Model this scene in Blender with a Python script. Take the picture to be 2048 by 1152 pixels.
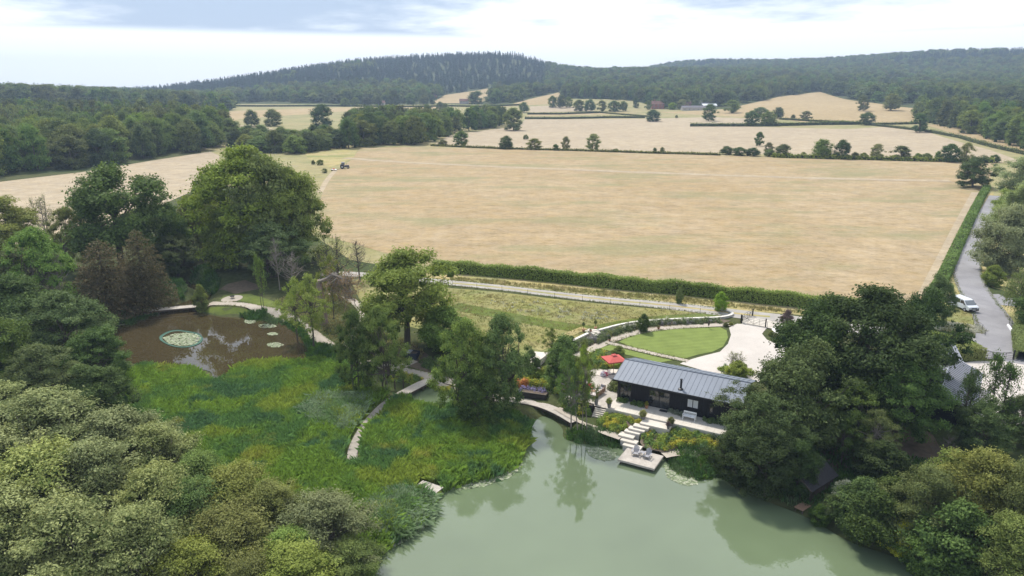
import bpy, bmesh, math, random
import numpy as np
from mathutils import Vector, Matrix
from mathutils.geometry import delaunay_2d_cdt

for o in list(bpy.data.objects): bpy.data.objects.remove(o)
SC = bpy.context.scene
COL = SC.collection

# ------------------------------------------------------------------ camera
CAMZ = 38.0; PITCH = 15.5; FPX = 1409.0; CX, CY = 1024.0, 576.0
cam = bpy.data.cameras.new('camera'); camo = bpy.data.objects.new('camera', cam); COL.objects.link(camo)
camo.location = (0, 0, CAMZ); camo.rotation_euler = (math.radians(90 - PITCH), 0, 0)
cam.sensor_width = 36.0; cam.lens = FPX / 2048.0 * 36.0
cam.clip_start = 0.5; cam.clip_end = 20000
SC.camera = camo

# ------------------------------------------------------------------ world
SUN_EL, SUN_AZ = math.radians(56), math.radians(-24)      # azimuth from +Y towards +X
W = bpy.data.worlds.new('World'); SC.world = W; W.use_nodes = True
nt = W.node_tree; nt.nodes.clear()
def wn(t, **k):
    n = nt.nodes.new(t)
    for a, b in k.items(): setattr(n, a, b)
    return n
def wl(a, b): nt.links.new(a, b)
def wmath(op, a, b=None, c=None, clamp=False):
    n = wn('ShaderNodeMath', operation=op, use_clamp=clamp)
    for i, v in enumerate((a, b, c)):
        if v is None: continue
        if isinstance(v, (int, float)): n.inputs[i].default_value = v
        else: wl(v, n.inputs[i])
    return n.outputs[0]
sky = wn('ShaderNodeTexSky', sky_type='NISHITA', sun_disc=False)
sky.sun_elevation = SUN_EL; sky.sun_rotation = SUN_AZ
sky.air_density = 1.2; sky.dust_density = 1.5; sky.ozone_density = 1.5
tc = wn('ShaderNodeTexCoord'); sep = wn('ShaderNodeSeparateXYZ'); wl(tc.outputs['Generated'], sep.inputs[0])
zc = wmath('MAXIMUM', sep.outputs[2], 0.0)
den = wmath('ADD', zc, 0.10)
u = wmath('DIVIDE', sep.outputs[0], den); v = wmath('DIVIDE', sep.outputs[1], den)
cmb = wn('ShaderNodeCombineXYZ'); wl(u, cmb.inputs[0]); wl(v, cmb.inputs[1])
def wnoise(scale, detail, rough, off):
    mp = wn('ShaderNodeMapping'); mp.inputs['Location'].default_value = off; wl(cmb.outputs[0], mp.inputs[0])
    n = wn('ShaderNodeTexNoise'); n.inputs['Scale'].default_value = scale; n.inputs['Detail'].default_value = detail
    n.inputs['Roughness'].default_value = rough; wl(mp.outputs[0], n.inputs['Vector']); return n.outputs['Fac']
n1 = wnoise(0.30, 6, 0.55, (3.2, 1.7, 0)); n2 = wnoise(1.1, 5, 0.6, (7.0, 2.0, 3))
cov = wmath('ADD', wmath('MULTIPLY', n1, 0.7), wmath('MULTIPLY', n2, 0.3))
bs = wn('ShaderNodeMapRange', interpolation_type='SMOOTHSTEP'); wl(wmath('DIVIDE', sep.outputs[0], wmath('MAXIMUM', sep.outputs[1], 0.05)), bs.inputs[0])
for i_, v_ in enumerate((-.25, .12, -.05, -.002)): bs.inputs[i_+1].default_value = v_
cov = wmath('ADD', cov, bs.outputs[0])
mr = wn('ShaderNodeMapRange', interpolation_type='SMOOTHSTEP'); wl(cov, mr.inputs[0])
mr.inputs[1].default_value = 0.40; mr.inputs[2].default_value = 0.53
# towards the horizon the cloud deck closes up
hz = wn('ShaderNodeMapRange', interpolation_type='SMOOTHSTEP'); wl(zc, hz.inputs[0])
hz.inputs[1].default_value = 0.068; hz.inputs[2].default_value = 0.080; hz.inputs[3].default_value = 1.0; hz.inputs[4].default_value = 0.0
mask = wmath('MAXIMUM', mr.outputs[0], hz.outputs[0])
CLOUD = 11.4; CLOUDB = 5.6
cl = wn('ShaderNodeMix', data_type='RGBA'); cl.inputs[6].default_value = (CLOUDB*.68, CLOUDB*.86, CLOUDB*1.17, 1); cl.inputs[7].default_value = (CLOUD*.97, CLOUD, CLOUD*1.04, 1)
wl(mask, cl.inputs[0])
mx = wn('ShaderNodeMix', data_type='RGBA'); mx.inputs[0].default_value = 0.82
wl(sky.outputs[0], mx.inputs[6]); wl(cl.outputs[2], mx.inputs[7])
bg = wn('ShaderNodeBackground'); bg.inputs['Strength'].default_value = 0.1; wl(mx.outputs[2], bg.inputs['Color'])
wo = wn('ShaderNodeOutputWorld'); wl(bg.outputs[0], wo.inputs['Surface'])

sun = bpy.data.lights.new('sun', 'SUN'); sun.energy = 3.8; sun.angle = math.radians(6); sun.color = (1.0, 0.955, 0.88)
suno = bpy.data.objects.new('sun', sun); COL.objects.link(suno)
sd = Vector((math.sin(SUN_AZ)*math.cos(SUN_EL), math.cos(SUN_AZ)*math.cos(SUN_EL), math.sin(SUN_EL)))
suno.rotation_euler = (-sd).to_track_quat('-Z', 'Y').to_euler(); suno.location = (0, 0, 120)

vs = SC.view_settings; vs.view_transform = 'Standard'; vs.look = 'None'; vs.exposure = 0.42; vs.gamma = 1.0; vs.use_curve_mapping = False
SC.cycles.max_bounces = 6; SC.cycles.diffuse_bounces = 2; SC.cycles.glossy_bounces = 3; SC.cycles.transmission_bounces = 3
SC.cycles.transparent_max_bounces = 6; SC.cycles.volume_bounces = 0
SC.cycles.use_denoising = True

# ------------------------------------------------------------------ helpers
RNG = np.random.default_rng(11)
_c, _s = math.cos(math.radians(PITCH)), math.sin(math.radians(PITCH))
def ray(px, py):
    dx, dy = px - CX, py - CY
    return np.array([dx, FPX*_c - dy*_s, -FPX*_s - dy*_c])
def at(px, py, z=0.0):
    r = ray(px, py); t = (z - CAMZ) / r[2]
    return np.array([r[0]*t, r[1]*t, z])
def atd(px, py, d):                    # the point on that line of sight at horizontal distance d
    r = ray(px, py); t = d / math.hypot(r[0], r[1]); return np.array([r[0]*t, r[1]*t, CAMZ + r[2]*t])
def depth(p): return p[1]*_c - (p[2]-CAMZ)*_s

def tag(o, label=None, cat=None, group=None, kind=None):
    if label: o['label'] = label
    if cat: o['category'] = cat
    if group: o['group'] = group
    if kind: o['kind'] = kind
    return o
def link(name, me, mat=None, parent=None, loc=None):
    o = bpy.data.objects.new(name, me); COL.objects.link(o)
    if mat is not None and me is not None and not me.materials: me.materials.append(mat)
    if parent is not None: o.parent = parent
    if loc is not None: o.location = loc
    return o
def empty(name, loc=(0, 0, 0), rz=0.0, label=None, cat=None, group=None):
    o = bpy.data.objects.new(name, None); COL.objects.link(o); o.location = loc; o.rotation_euler = (0, 0, rz)
    o.empty_display_size = 0.3
    return tag(o, label, cat, group)
def mesh_np(name, V, F, attr=None, smooth=False):
    """V (n,3), F (m,k): a mesh of equal-sided faces, quickly"""
    me = bpy.data.meshes.new(name); V = np.asarray(V, np.float32); F = np.asarray(F, np.int32)
    m, k = F.shape
    me.vertices.add(len(V)); me.vertices.foreach_set('co', V.ravel())
    me.loops.add(m*k); me.loops.foreach_set('vertex_index', F.ravel())
    me.polygons.add(m); me.polygons.foreach_set('loop_start', np.arange(0, m*k, k, dtype=np.int32))
    me.polygons.foreach_set('loop_total', np.full(m, k, np.int32))
    if smooth: me.polygons.foreach_set('use_smooth', np.ones(m, bool))
    for nm, arr in (attr or {}).items():
        a = me.attributes.new(nm, 'FLOAT', 'FACE'); a.data.foreach_set('value', np.asarray(arr, np.float32))
    me.update(calc_edges=True); return me
class MB:
    """collects boxes, bars, tubes, prisms into one mesh"""
    def __init__(s): s.v = []; s.f = []
    def add(s, V, F):
        b = len(s.v); s.v += [tuple(map(float, p)) for p in V]; s.f += [tuple(i+b for i in f) for f in F]; return s
    def box(s, x0, x1, y0, y1, z0, z1):
        V = [(x0,y0,z0),(x1,y0,z0),(x1,y1,z0),(x0,y1,z0),(x0,y0,z1),(x1,y0,z1),(x1,y1,z1),(x0,y1,z1)]
        return s.add(V, [(0,3,2,1),(4,5,6,7),(0,1,5,4),(1,2,6,5),(2,3,7,6),(3,0,4,7)])
    def hexa(s, V): return s.add(V, [(0,3,2,1),(4,5,6,7),(0,1,5,4),(1,2,6,5),(2,3,7,6),(3,0,4,7)])
    def prism(s, poly, z0, z1):
        n = len(poly); A = sum(poly[i][0]*poly[(i+1)%n][1]-poly[(i+1)%n][0]*poly[i][1] for i in range(n))
        if A < 0: poly = poly[::-1]
        V = [(p[0],p[1],z0) for p in poly]+[(p[0],p[1],z1) for p in poly]
        return s.add(V, [tuple(range(n-1,-1,-1)), tuple(range(n,2*n))]+[(i,(i+1)%n,n+(i+1)%n,n+i) for i in range(n)])
    def tube(s, pts, rad, n=6, caps=True):
        pts = [Vector(p) for p in pts]; rad = rad if hasattr(rad, '__len__') else [rad]*len(pts)
        V = []; F = []; ref = Vector((0.31, 0.17, 0.93))
        for i, p in enumerate(pts):
            d = (pts[min(i+1, len(pts)-1)] - pts[max(i-1, 0)]).normalized()
            a = d.cross(ref if abs(d.dot(ref)) < .95 else Vector((1,0,0))).normalized(); b = d.cross(a)
            for k in range(n):
                t = 2*math.pi*k/n; V.append(p + (a*math.cos(t)+b*math.sin(t))*rad[i])
        for i in range(len(pts)-1):
            for k in range(n):
                F.append((i*n+k, i*n+(k+1)%n, (i+1)*n+(k+1)%n, (i+1)*n+k))
        if caps: F += [tuple(range(n-1,-1,-1)), tuple(range((len(pts)-1)*n, len(pts)*n))]
        return s.add(V, F)
    def lathe(s, prof, n=12, c=(0,0,0)):
        V = []; F = []
        for r, z in prof:
            for k in range(n): t = 2*math.pi*k/n; V.append((c[0]+r*math.cos(t), c[1]+r*math.sin(t), c[2]+z))
        for i in range(len(prof)-1):
            for k in range(n): F.append((i*n+k, i*n+(k+1)%n, (i+1)*n+(k+1)%n, (i+1)*n+k))
        F += [tuple(range(n-1,-1,-1)), tuple(range((len(prof)-1)*n, len(prof)*n))]
        return s.add(V, F)
    def build(s, name, mat, parent=None, loc=None, smooth=False, bevel=0):
        me = bpy.data.meshes.new(name); me.from_pydata(s.v, [], s.f)
        if smooth: me.polygons.foreach_set('use_smooth', np.ones(len(me.polygons), bool))
        me.update(); o = link(name, me, mat, parent, loc)
        if bevel:
            b = o.modifiers.new('bevel', 'BEVEL'); b.width = bevel; b.segments = 2; b.limit_method = 'ANGLE'
        return o
def copy_tree(o, parent=None):
    c = o.copy(); COL.objects.link(c); c.parent = parent
    for ch in list(o.children): copy_tree(ch, c)
    return c

# ------------------------------------------------------------------ materials
def mat_new(name):
    m = bpy.data.materials.new(name); m.use_nodes = True; n = m.node_tree; n.nodes.clear()
    return m, n
class NB:
    def __init__(s, name):
        s.m, s.t = mat_new(name); s.out = s.n('ShaderNodeOutputMaterial')
    def n(s, t, **k):
        x = s.t.nodes.new(t)
        for a, b in k.items(): setattr(x, a, b)
        return x
    def l(s, a, b): s.t.links.new(a, b)
    def val(s, sock, v):
        if isinstance(v, bpy.types.NodeSocket): s.l(v, sock)
        elif isinstance(v, (tuple, list)) and len(v) == 3 and sock.type == 'RGBA': sock.default_value = (*v, 1)
        else: sock.default_value = v
    def pos(s): return s.n('ShaderNodeNewGeometry').outputs['Position']
    def obj(s): return s.n('ShaderNodeTexCoord').outputs['Object']
    def rand(s): return s.n('ShaderNodeObjectInfo').outputs['Random']
    def attr(s, name): return s.n('ShaderNodeAttribute', attribute_name=name).outputs['Fac']
    def map(s, vec, scale=(1,1,1), rot=(0,0,0), loc=(0,0,0)):
        x = s.n('ShaderNodeMapping'); x.inputs['Scale'].default_value = scale; x.inputs['Rotation'].default_value = rot; x.inputs['Location'].default_value = loc
        s.l(vec, x.inputs[0]); return x.outputs[0]
    def noise(s, vec, scale, detail=4, rough=0.55, dist=0.0):
        x = s.n('ShaderNodeTexNoise'); x.inputs['Scale'].default_value = scale; x.inputs['Detail'].default_value = detail
        x.inputs['Roughness'].default_value = rough; x.inputs['Distortion'].default_value = dist
        if vec is not None: s.l(vec, x.inputs['Vector'])
        return x.outputs['Fac']
    def mr(s, v, a, b, c=0.0, d=1.0, smooth=True):
        x = s.n('ShaderNodeMapRange', interpolation_type='SMOOTHSTEP' if smooth else 'LINEAR'); s.l(v, x.inputs[0])
        for i, q in enumerate((a, b, c, d)): x.inputs[i+1].default_value = q
        return x.outputs[0]
    def mix(s, f, a, b, mode='MIX'):
        x = s.n('ShaderNodeMix', data_type='RGBA', blend_type=mode)
        s.val(x.inputs[0], f); s.val(x.inputs[6], a); s.val(x.inputs[7], b); return x.outputs[2]
    def math(s, op, a, b=0.0):
        x = s.n('ShaderNodeMath', operation=op); s.val(x.inputs[0], a); s.val(x.inputs[1], b); return x.outputs[0]
    def hsv(s, col, h=0.5, sa=1.0, v=1.0):
        x = s.n('ShaderNodeHueSaturation'); s.val(x.inputs['Color'], col); s.val(x.inputs['Hue'], h); s.val(x.inputs['Saturation'], sa); s.val(x.inputs['Value'], v); return x.outputs[0]
    def bump(s, hgt, strength=0.3, dist=0.1):
        x = s.n('ShaderNodeBump'); x.inputs['Strength'].default_value = strength; x.inputs['Distance'].default_value = dist; s.l(hgt, x.inputs['Height']); return x.outputs[0]
    def pbr(s, col, rough=0.8, spec=0.3, normal=None, metal=0.0, ior=None):
        x = s.n('ShaderNodeBsdfPrincipled'); s.val(x.inputs['Base Color'], col); s.val(x.inputs['Roughness'], rough)
        s.val(x.inputs['Specular IOR Level'], spec); s.val(x.inputs['Metallic'], metal)
        if ior: x.inputs['IOR'].default_value = ior
        if normal is not None: s.l(normal, x.inputs['Normal'])
        return x.outputs[0]
    def done(s, sh): s.l(sh, s.out.inputs['Surface']); return s.m
def plain(name, col, rough=0.7, spec=0.3, var=0.12, scale=3.0, metal=0.0, bump=0.0):
    b = NB(name); p = b.obj(); f = b.noise(p, scale, 5, 0.6)
    c = b.hsv(col, 0.5, 1.0, b.mr(f, 0.25, 0.75, 1-var, 1+var, False))
    nrm = b.bump(b.noise(p, scale*6, 4), bump, 0.02) if bump else None
    return b.done(b.pbr(c, rough, spec, nrm, metal))
def leafmat(name, col, col2, hue=0.02, val=0.25, trans=0.28, rough=0.55, patch=None):
    """leaf colour: each leaf between two shades, each plant shifted a little"""
    b = NB(name); t = b.attr('tint'); r = b.rand()
    c = b.mix(t, col, col2)
    if patch:
        f = b.noise(b.pos(), patch[0], 3, 0.6); c = b.mix(b.mr(f, patch[1], patch[2]), c, patch[3])
    r2 = b.math('FRACT', b.math('MULTIPLY', r, 7.31))
    c = b.hsv(c, b.mr(r, 0, 1, .5-hue, .5+hue, False), b.mr(r2, 0, 1, .88, 1.1, False), b.mr(r2, 0, 1, 1-val, 1+val, False))
    s1 = b.pbr(c, rough, 0.06); tr = b.n('ShaderNodeBsdfTranslucent'); b.l(b.hsv(c, 0.49, 1.1, 1.1), tr.inputs[0])
    mx = b.n('ShaderNodeMixShader'); mx.inputs[0].default_value = trans; b.l(s1, mx.inputs[1]); b.l(tr.outputs[0], mx.inputs[2])
    return b.done(mx.outputs[0])
# ------------------------------------------------------------------ terrain
CP = []      # control points of the land surface (world metres)
for px, py, z in [(400,850,.5),(700,900,.5),(900,850,.5),(500,770,.5),(470,625,.9),(300,600,1.0),(100,700,1.6),(50,1000,1.5),(0,1152,1.5),(300,1100,.8),(-300,900,2),
    (640,680,1.0),(720,620,1.8),(800,690,1.5),(880,700,1.6),(950,760,1.2),(820,740,.9),(900,600,3.2),(1100,610,3.2),(1000,660,3.0),(1350,628,2.9),(1440,630,2.8),(1350,685,2.15),(1500,650,2.4),(1480,700,2.1),(1270,690,2.15),
    (1290,648,2.8),(1180,665,2.7),(1100,720,2.0),(1230,800,2.0),(1400,830,2.0),(1300,800,2.0),(1150,770,1.8),(1080,770,1.3),(1060,800,.8),(1200,860,.8),(1300,890,.8),(1420,890,.9),
    (900,568,3.5),(1250,600,3.1),(1600,632,2.7),(1930,620,2.6),(1990,690,2.3),(1950,480,3.6),(2040,600,2.6),(1900,790,2.2),(1750,880,1.7),(1650,960,.9),(2000,950,2.0),(1850,1050,1.2),(2300,900,2.5),(2000,780,2.2),(1700,720,2.4),
    (700,500,4),(1000,520,3.8),(1600,590,3.2),(1300,420,5),(700,335,6.5),(1900,385,5.5),(1000,350,6.5),(1500,350,6.5),(860,292,8),(1400,310,8),(1900,322,8),(480,305,7),
    (0,390,5),(200,340,6),(420,322,6.5),(0,358,6),(-300,420,5),(300,470,3.2),(150,540,2.4),(2300,400,6),(2040,380,6),(250,560,2.2),(520,580,1.8)]:
    CP.append(at(px, py, z))
for px, py, d in [(600,252,620),(300,270,560),(0,290,540),(1000,262,600),(1400,264,560),(1800,266,600),(2040,300,470),(1040,238,770),(1300,242,740),(1700,246,710),(1950,256,640),(2100,270,620),
    (1100,212,980),(1320,217,920),(1400,218,920),(1560,217,890),(1640,185,1230),(1800,218,880),(1900,222,880),(900,188,1380),(960,180,1480),(840,203,1220),(500,215,1080),(700,211,1100),(600,203,1250),(350,215,1000),
    (300,198,1700),(400,180,1800),(560,156,1900),(700,135,1950),(820,125,2000),(960,119,2000),(1030,117,2000),(1075,128,2000),(1095,142,2000),(1150,146,1950),(1240,153,1750),(1210,158,2300),
    (1150,196,1120),(1300,200,1090),(1100,152,1800),(1330,152,1700),(1500,160,1600),(1650,165,1550),(700,180,1450),(500,195,1500),(900,160,1700),
    (1250,158,2600),(1285,146,2700),(1340,134,2800),(1420,128,2800),(1560,132,2800),(1680,130,2800),(1800,121,2700),(1900,111,2600),(2048,111,2600),(2400,112,2600),
    (1700,198,1120),(1900,203,1000),(2048,236,790),(2048,190,1250),(2300,210,1000),(0,204,1000),(0,193,1600),(150,197,1500),(-400,200,1200),(-400,196,2000),(1500,140,2300),(1900,150,1900)]:
    CP.append(atd(px, py, d))
for a in np.linspace(-52, 52, 9):
    for d, z in ((3700, 60), (6000, 40)):
        CP.append(np.array([d*math.sin(math.radians(a)), d*math.cos(math.radians(a)), z]))
for x, y, z in ((0,8,-1),(-40,10,2),(40,10,1),(-90,30,4),(90,30,4)): CP.append(np.array([x,y,z]))
for px in (-500,-200,0,150,280): CP.append(atd(px, 196, 2600))
CP = np.array(CP)
def lp(x, y):
    r = np.hypot(x, y); return np.stack([np.arctan2(x, y)*1.6, np.log(np.maximum(r, 3.0))], -1)
def tps_k(d2): return 0.5*d2*np.log(d2 + 1e-12)
_cu = lp(CP[:,0], CP[:,1]); _n = len(CP)
_A = np.zeros((_n+3, _n+3)); _A[:_n,:_n] = tps_k(((_cu[:,None]-_cu[None])**2).sum(-1)) + 0.002*np.eye(_n)
_A[:_n,_n] = 1; _A[:_n,_n+1:] = _cu; _A[_n,:_n] = 1; _A[_n+1:,:_n] = _cu.T
# heights are fitted as slopes seen per distance so that near and far ground weigh alike
_rw = np.hypot(CP[:,0], CP[:,1]); _w = np.linalg.solve(_A, np.concatenate([CP[:,2]/np.sqrt(_rw), [0,0,0]]))
def tps(x, y):
    x = np.asarray(x, float); y = np.asarray(y, float); sh = x.shape; u = lp(x.ravel(), y.ravel()); out = np.empty(len(u))
    for i in range(0, len(u), 20000):
        q = u[i:i+20000]; out[i:i+20000] = tps_k(((q[:,None]-_cu[None])**2).sum(-1)) @ _w[:_n] + _w[_n] + q @ _w[_n+1:]
    return (out*np.sqrt(np.maximum(np.hypot(x.ravel(), y.ravel()), 3.0))).reshape(sh)
def poly_at(pts, z=0.0): return np.array([at(px, py, z)[:2] for px, py in pts])
def smooth_poly(P, n=3):
    for _ in range(n):
        Q = np.roll(P, -1, 0); P = np.stack([.75*P+.25*Q, .25*P+.75*Q], 1).reshape(-1, 2)
    return P
def inside(P, x, y):
    x = np.asarray(x); y = np.asarray(y); r = np.zeros(x.shape, bool); n = len(P)
    for i in range(n):
        x0, y0 = P[i]; x1, y1 = P[(i+1) % n]
        if y0 == y1: continue
        c = ((y0 > y) != (y1 > y)) & (x < (x1-x0)*(y-y0)/(y1-y0)+x0); r ^= c
    return r
def pdist(P, x, y, closed=True):
    d = np.full(np.shape(x), 1e9); n = len(P)
    for i in range(n if closed else n-1):
        a = P[i]; b = P[(i+1) % n]; ab = b-a; L = (ab**2).sum() + 1e-12
        t = np.clip(((x-a[0])*ab[0]+(y-a[1])*ab[1])/L, 0, 1)
        d = np.minimum(d, np.hypot(x-a[0]-t*ab[0], y-a[1]-t*ab[1]))
    return d
def sdist(P, x, y): return np.where(inside(P, x, y), 1, -1)*pdist(P, x, y)

lake_px = [(742,1152),(762,1105),(800,1078),(845,1050),(866,1012),(880,986),(905,974),(960,962),(1008,946),(1043,922),(1054,884),(1064,850),(1082,830),(1105,838),(1128,858),(1124,876),(1150,886),(1200,892),(1245,897),(1290,899),(1331,916),(1345,940),(1362,958),(1400,962),(1440,952),(1472,978),(1520,998),(1600,1028),(1645,1052),(1700,1086),(1780,1110),(1880,1150)]
LAKE = smooth_poly(np.concatenate([poly_at(lake_px), np.array([[46,34],[52,6],[0,-4],[-14,4],[-16,30]])]), 2)
POND = smooth_poly(poly_at([(195,690),(225,655),(262,640),(300,626),(345,621),(395,624),(440,634),(500,634),(560,640),(600,660),(622,690),(618,720),(590,730),(520,724),(465,734),(448,762),(424,758),(425,742),(380,735),(330,742),(280,732),(235,715)]), 2)
STREAM = smooth_poly(poly_at([(320,622),(345,612),(375,602),(396,590),(392,578),(362,572),(350,564),(372,562),(415,572),(428,588),(410,606),(398,628),(345,626)]), 2)
INLET = smooth_poly(poly_at([(815,792),(850,774),(880,782),(920,798),(935,812),(900,822),(850,818)]), 2)
WATERS = [(LAKE, 1.6), (POND, 1.0), (STREAM, .5), (INLET, .5)]
FLATS = []     # (polygon, z): ground cut down under terraces and decks
def sst(t): t = np.clip(t, 0, 1); return t*t*(3-2*t)
def hgt(x, y):
    x = np.asarray(x, float); y = np.asarray(y, float); z = tps(x, y)
    near = (np.hypot(x, y) < 170) & (np.abs(x) < 110)
    if near.any():
        xn, yn, zn = x[near], y[near], z[near]
        zn = np.maximum(zn, .35)
        for P, dep in WATERS:
            s = sdist(P, xn, yn)
            zn = np.where(s > 0, -np.minimum(s*.45, dep) - .02, np.minimum(zn, -.02 + (zn+.02)*sst(-s/2.2)))
        for P, zf in FLATS:
            s = sdist(P, xn, yn); k = sst((s+.5)/.5); zn = np.where(s > -.5, np.minimum(zn, zn*(1-k)+(zf)*k), zn)
        z = z.copy(); z[near] = zn
    return z

_AH = np.array([.87, -.493]); _PH = np.array([.493, .87])       # the house's own directions: along and back
TZ = 2.15                                                        # terrace level
HO = at(1233.8, 797.9, TZ)[:2]                                   # the house's front left corner
def hp(a, p): return HO + _AH*a + _PH*p
FLATS.append((np.array([hp(-7,-2.2), hp(18,-2.2), hp(18,9), hp(-2,9), hp(-7,6)]), TZ-.3))

rows = np.concatenate([np.linspace(4, 30, 30, endpoint=False), np.geomspace(30, 4400, 540)])
tcol = np.linspace(-1.42, 1.42, 301); nr, nc = len(rows), len(tcol)
XX = rows[:,None]*tcol[None]; YY = np.repeat(rows[:,None], nc, 1)
ZZ = hgt(XX, YY)
def hq(x, y):
    """height read from the land mesh"""
    x = np.asarray(x, float); y = np.clip(np.asarray(y, float), rows[0], rows[-1]-1e-6); i = np.clip(np.searchsorted(rows, y, side='right')-1, 0, nr-2); fy_ = (y-rows[i])/(rows[i+1]-rows[i])
    q = np.clip((x/y-tcol[0])/(tcol[1]-tcol[0]), 0, nc-1.001); j = q.astype(int); fx_ = q-j
    return (ZZ[i,j]*(1-fx_)+ZZ[i,j+1]*fx_)*(1-fy_)+(ZZ[i+1,j]*(1-fx_)+ZZ[i+1,j+1]*fx_)*fy_
def h1(x, y): return float(hq(x, y))
def G(px, py, zmin=0.0):
    """where that line of sight meets the land"""
    r = ray(px, py); d = np.geomspace(18, 4300, 900); k = d/math.hypot(r[0], r[1]); X = r[0]*k; Y = r[1]*k; Z = CAMZ + r[2]*k
    hh = np.maximum(hq(X, Y), zmin); below = np.nonzero(Z <= hh)[0]
    if not len(below): i = len(d)-1; return np.array([X[i], Y[i], hh[i]])
    i = below[0]; a, b = d[max(i-1, 0)], d[i]
    for _ in range(12):
        m = .5*(a+b); k = m/math.hypot(r[0], r[1]); x, y, z = r[0]*k, r[1]*k, CAMZ+r[2]*k
        if z <= max(h1(x, y), zmin): b = m
        else: a = m
    return np.array([x, y, max(h1(x, y), zmin)])
def GP(pts): return np.array([G(*p)[:2] for p in pts])
_i = np.arange(nr*nc).reshape(nr, nc)
Fq = np.stack([_i[:-1,:-1], _i[:-1,1:], _i[1:,1:], _i[1:,:-1]], -1).reshape(-1, 4)
GV = np.stack([XX, YY, ZZ], -1).reshape(-1, 3)

# ---- ground: rough grass and woodland floor
b = NB('rough_ground'); p = b.pos(); n1 = b.noise(p, .05, 5, .6); n2 = b.noise(p, .9, 5, .65)
c = b.mix(b.mr(n1, .35, .65), (.058,.080,.026), (.092,.095,.038)); c = b.mix(b.mr(n2, .3, .75), c, (.040,.050,.018))
M_ground = b.done(b.pbr(c, .95, .1, b.bump(n2, .6, .3)))
gme = mesh_np('ground', GV, Fq, smooth=True)
tag(link('ground', gme, M_ground), kind='structure')

def sheet(name, P, mat, dz=.03, kind='structure', z=None, extra=None):
    """a surface following the land inside the outline P"""
    P = np.asarray(P); m = P.min(0); M = P.max(0)
    sel = (GV[:,0] > m[0]) & (GV[:,0] < M[0]) & (GV[:,1] > m[1]) & (GV[:,1] < M[1]); Q = GV[sel][:,:2]
    if len(Q):
        D = sdist(P, Q[:,0], Q[:,1]); Q = Q[D > .0035*np.hypot(Q[:,0], Q[:,1])]
    B = []
    n = len(P)
    for i in range(n):
        a, c2 = P[i], P[(i+1) % n]; L = np.hypot(*(c2-a)); st = max(.4, .01*np.hypot(*a)); k = max(1, int(L/st))
        for j in range(k): B.append(a+(c2-a)*j/k)
    vs_ = [Vector(q) for q in B] + [Vector(q) for q in Q]; nb = len(B)
    r = delaunay_2d_cdt(vs_, [(i, (i+1) % nb) for i in range(nb)], [], 1, 1e-5)
    V = np.array([(q.x, q.y) for q in r[0]]); zz = (hgt(V[:,0], V[:,1]) + dz) if z is None else np.full(len(V), z)
    me = bpy.data.meshes.new(name); me.from_pydata(np.column_stack([V, zz]).tolist(), [], [tuple(f) for f in r[2]])
    nrm = me.polygons[0].normal.z if len(me.polygons) else 1
    me.update()
    if len(me.polygons) and sum(p.normal.z for p in me.polygons) < 0: me.flip_normals()
    me.polygons.foreach_set('use_smooth', np.ones(len(me.polygons), bool))
    o = link(name, me, mat); tag(o, kind=kind); return o
def resample(C, step):
    C = np.asarray(C, float); seg = np.hypot(*(np.diff(C, axis=0).T)); s = np.concatenate([[0], np.cumsum(seg)])
    t = np.linspace(0, s[-1], max(2, int(s[-1]/step)+1)); return np.stack([np.interp(t, s, C[:,k]) for k in range(C.shape[1])], -1)
def chaikin(C, n=2):
    C = np.asarray(C, float)
    for _ in range(n):
        a = .75*C[:-1]+.25*C[1:]; b2 = .25*C[:-1]+.75*C[1:]
        C = np.concatenate([C[:1], np.stack([a, b2], 1).reshape(-1, C.shape[1]), C[-1:]])
    return C
def strip_poly(C, w):
    """outline of a ribbon of width w (number or array) along the line C"""
    C = resample(chaikin(C), .8); d = np.gradient(C, axis=0); d /= np.hypot(d[:,0], d[:,1])[:,None]+1e-9
    nrm = np.stack([-d[:,1], d[:,0]], -1); w = np.interp(np.linspace(0,1,len(C)), np.linspace(0,1,len(np.atleast_1d(w))), np.atleast_1d(w))[:,None]*.5
    return np.concatenate([C+nrm*w, (C-nrm*w)[::-1]])
def ribbon(name, C, w, mat, dz=.05, z=None, across=4, step=.7, kind='structure', zmin=None):
    C = resample(chaikin(C), step); d = np.gradient(C, axis=0); d /= np.hypot(d[:,0], d[:,1])[:,None]+1e-9
    nrm = np.stack([-d[:,1], d[:,0]], -1); w = np.interp(np.linspace(0,1,len(C)), np.linspace(0,1,len(np.atleast_1d(w))), np.atleast_1d(w))
    t = np.linspace(-.5, .5, across+1); V = C[:,None,:] + nrm[:,None,:]*(t[None,:,None]*w[:,None,None])
    zz = hgt(V[...,0], V[...,1]) + dz if z is None else np.full(V.shape[:2], z)
    if zmin is not None: zz = np.maximum(zz, zmin)
    i = np.arange(V.shape[0]*V.shape[1]).reshape(V.shape[:2]); F = np.stack([i[:-1,:-1], i[1:,:-1], i[1:,1:], i[:-1,1:]], -1).reshape(-1, 4)[:, ::-1]
    me = mesh_np(name, np.concatenate([V, zz[...,None]], -1).reshape(-1, 3), F, smooth=True)
    if sum(p.normal.z for p in me.polygons) < 0: me.flip_normals()
    o = link(name, me, mat)
    if kind: tag(o, kind=kind)
    return o

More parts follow.
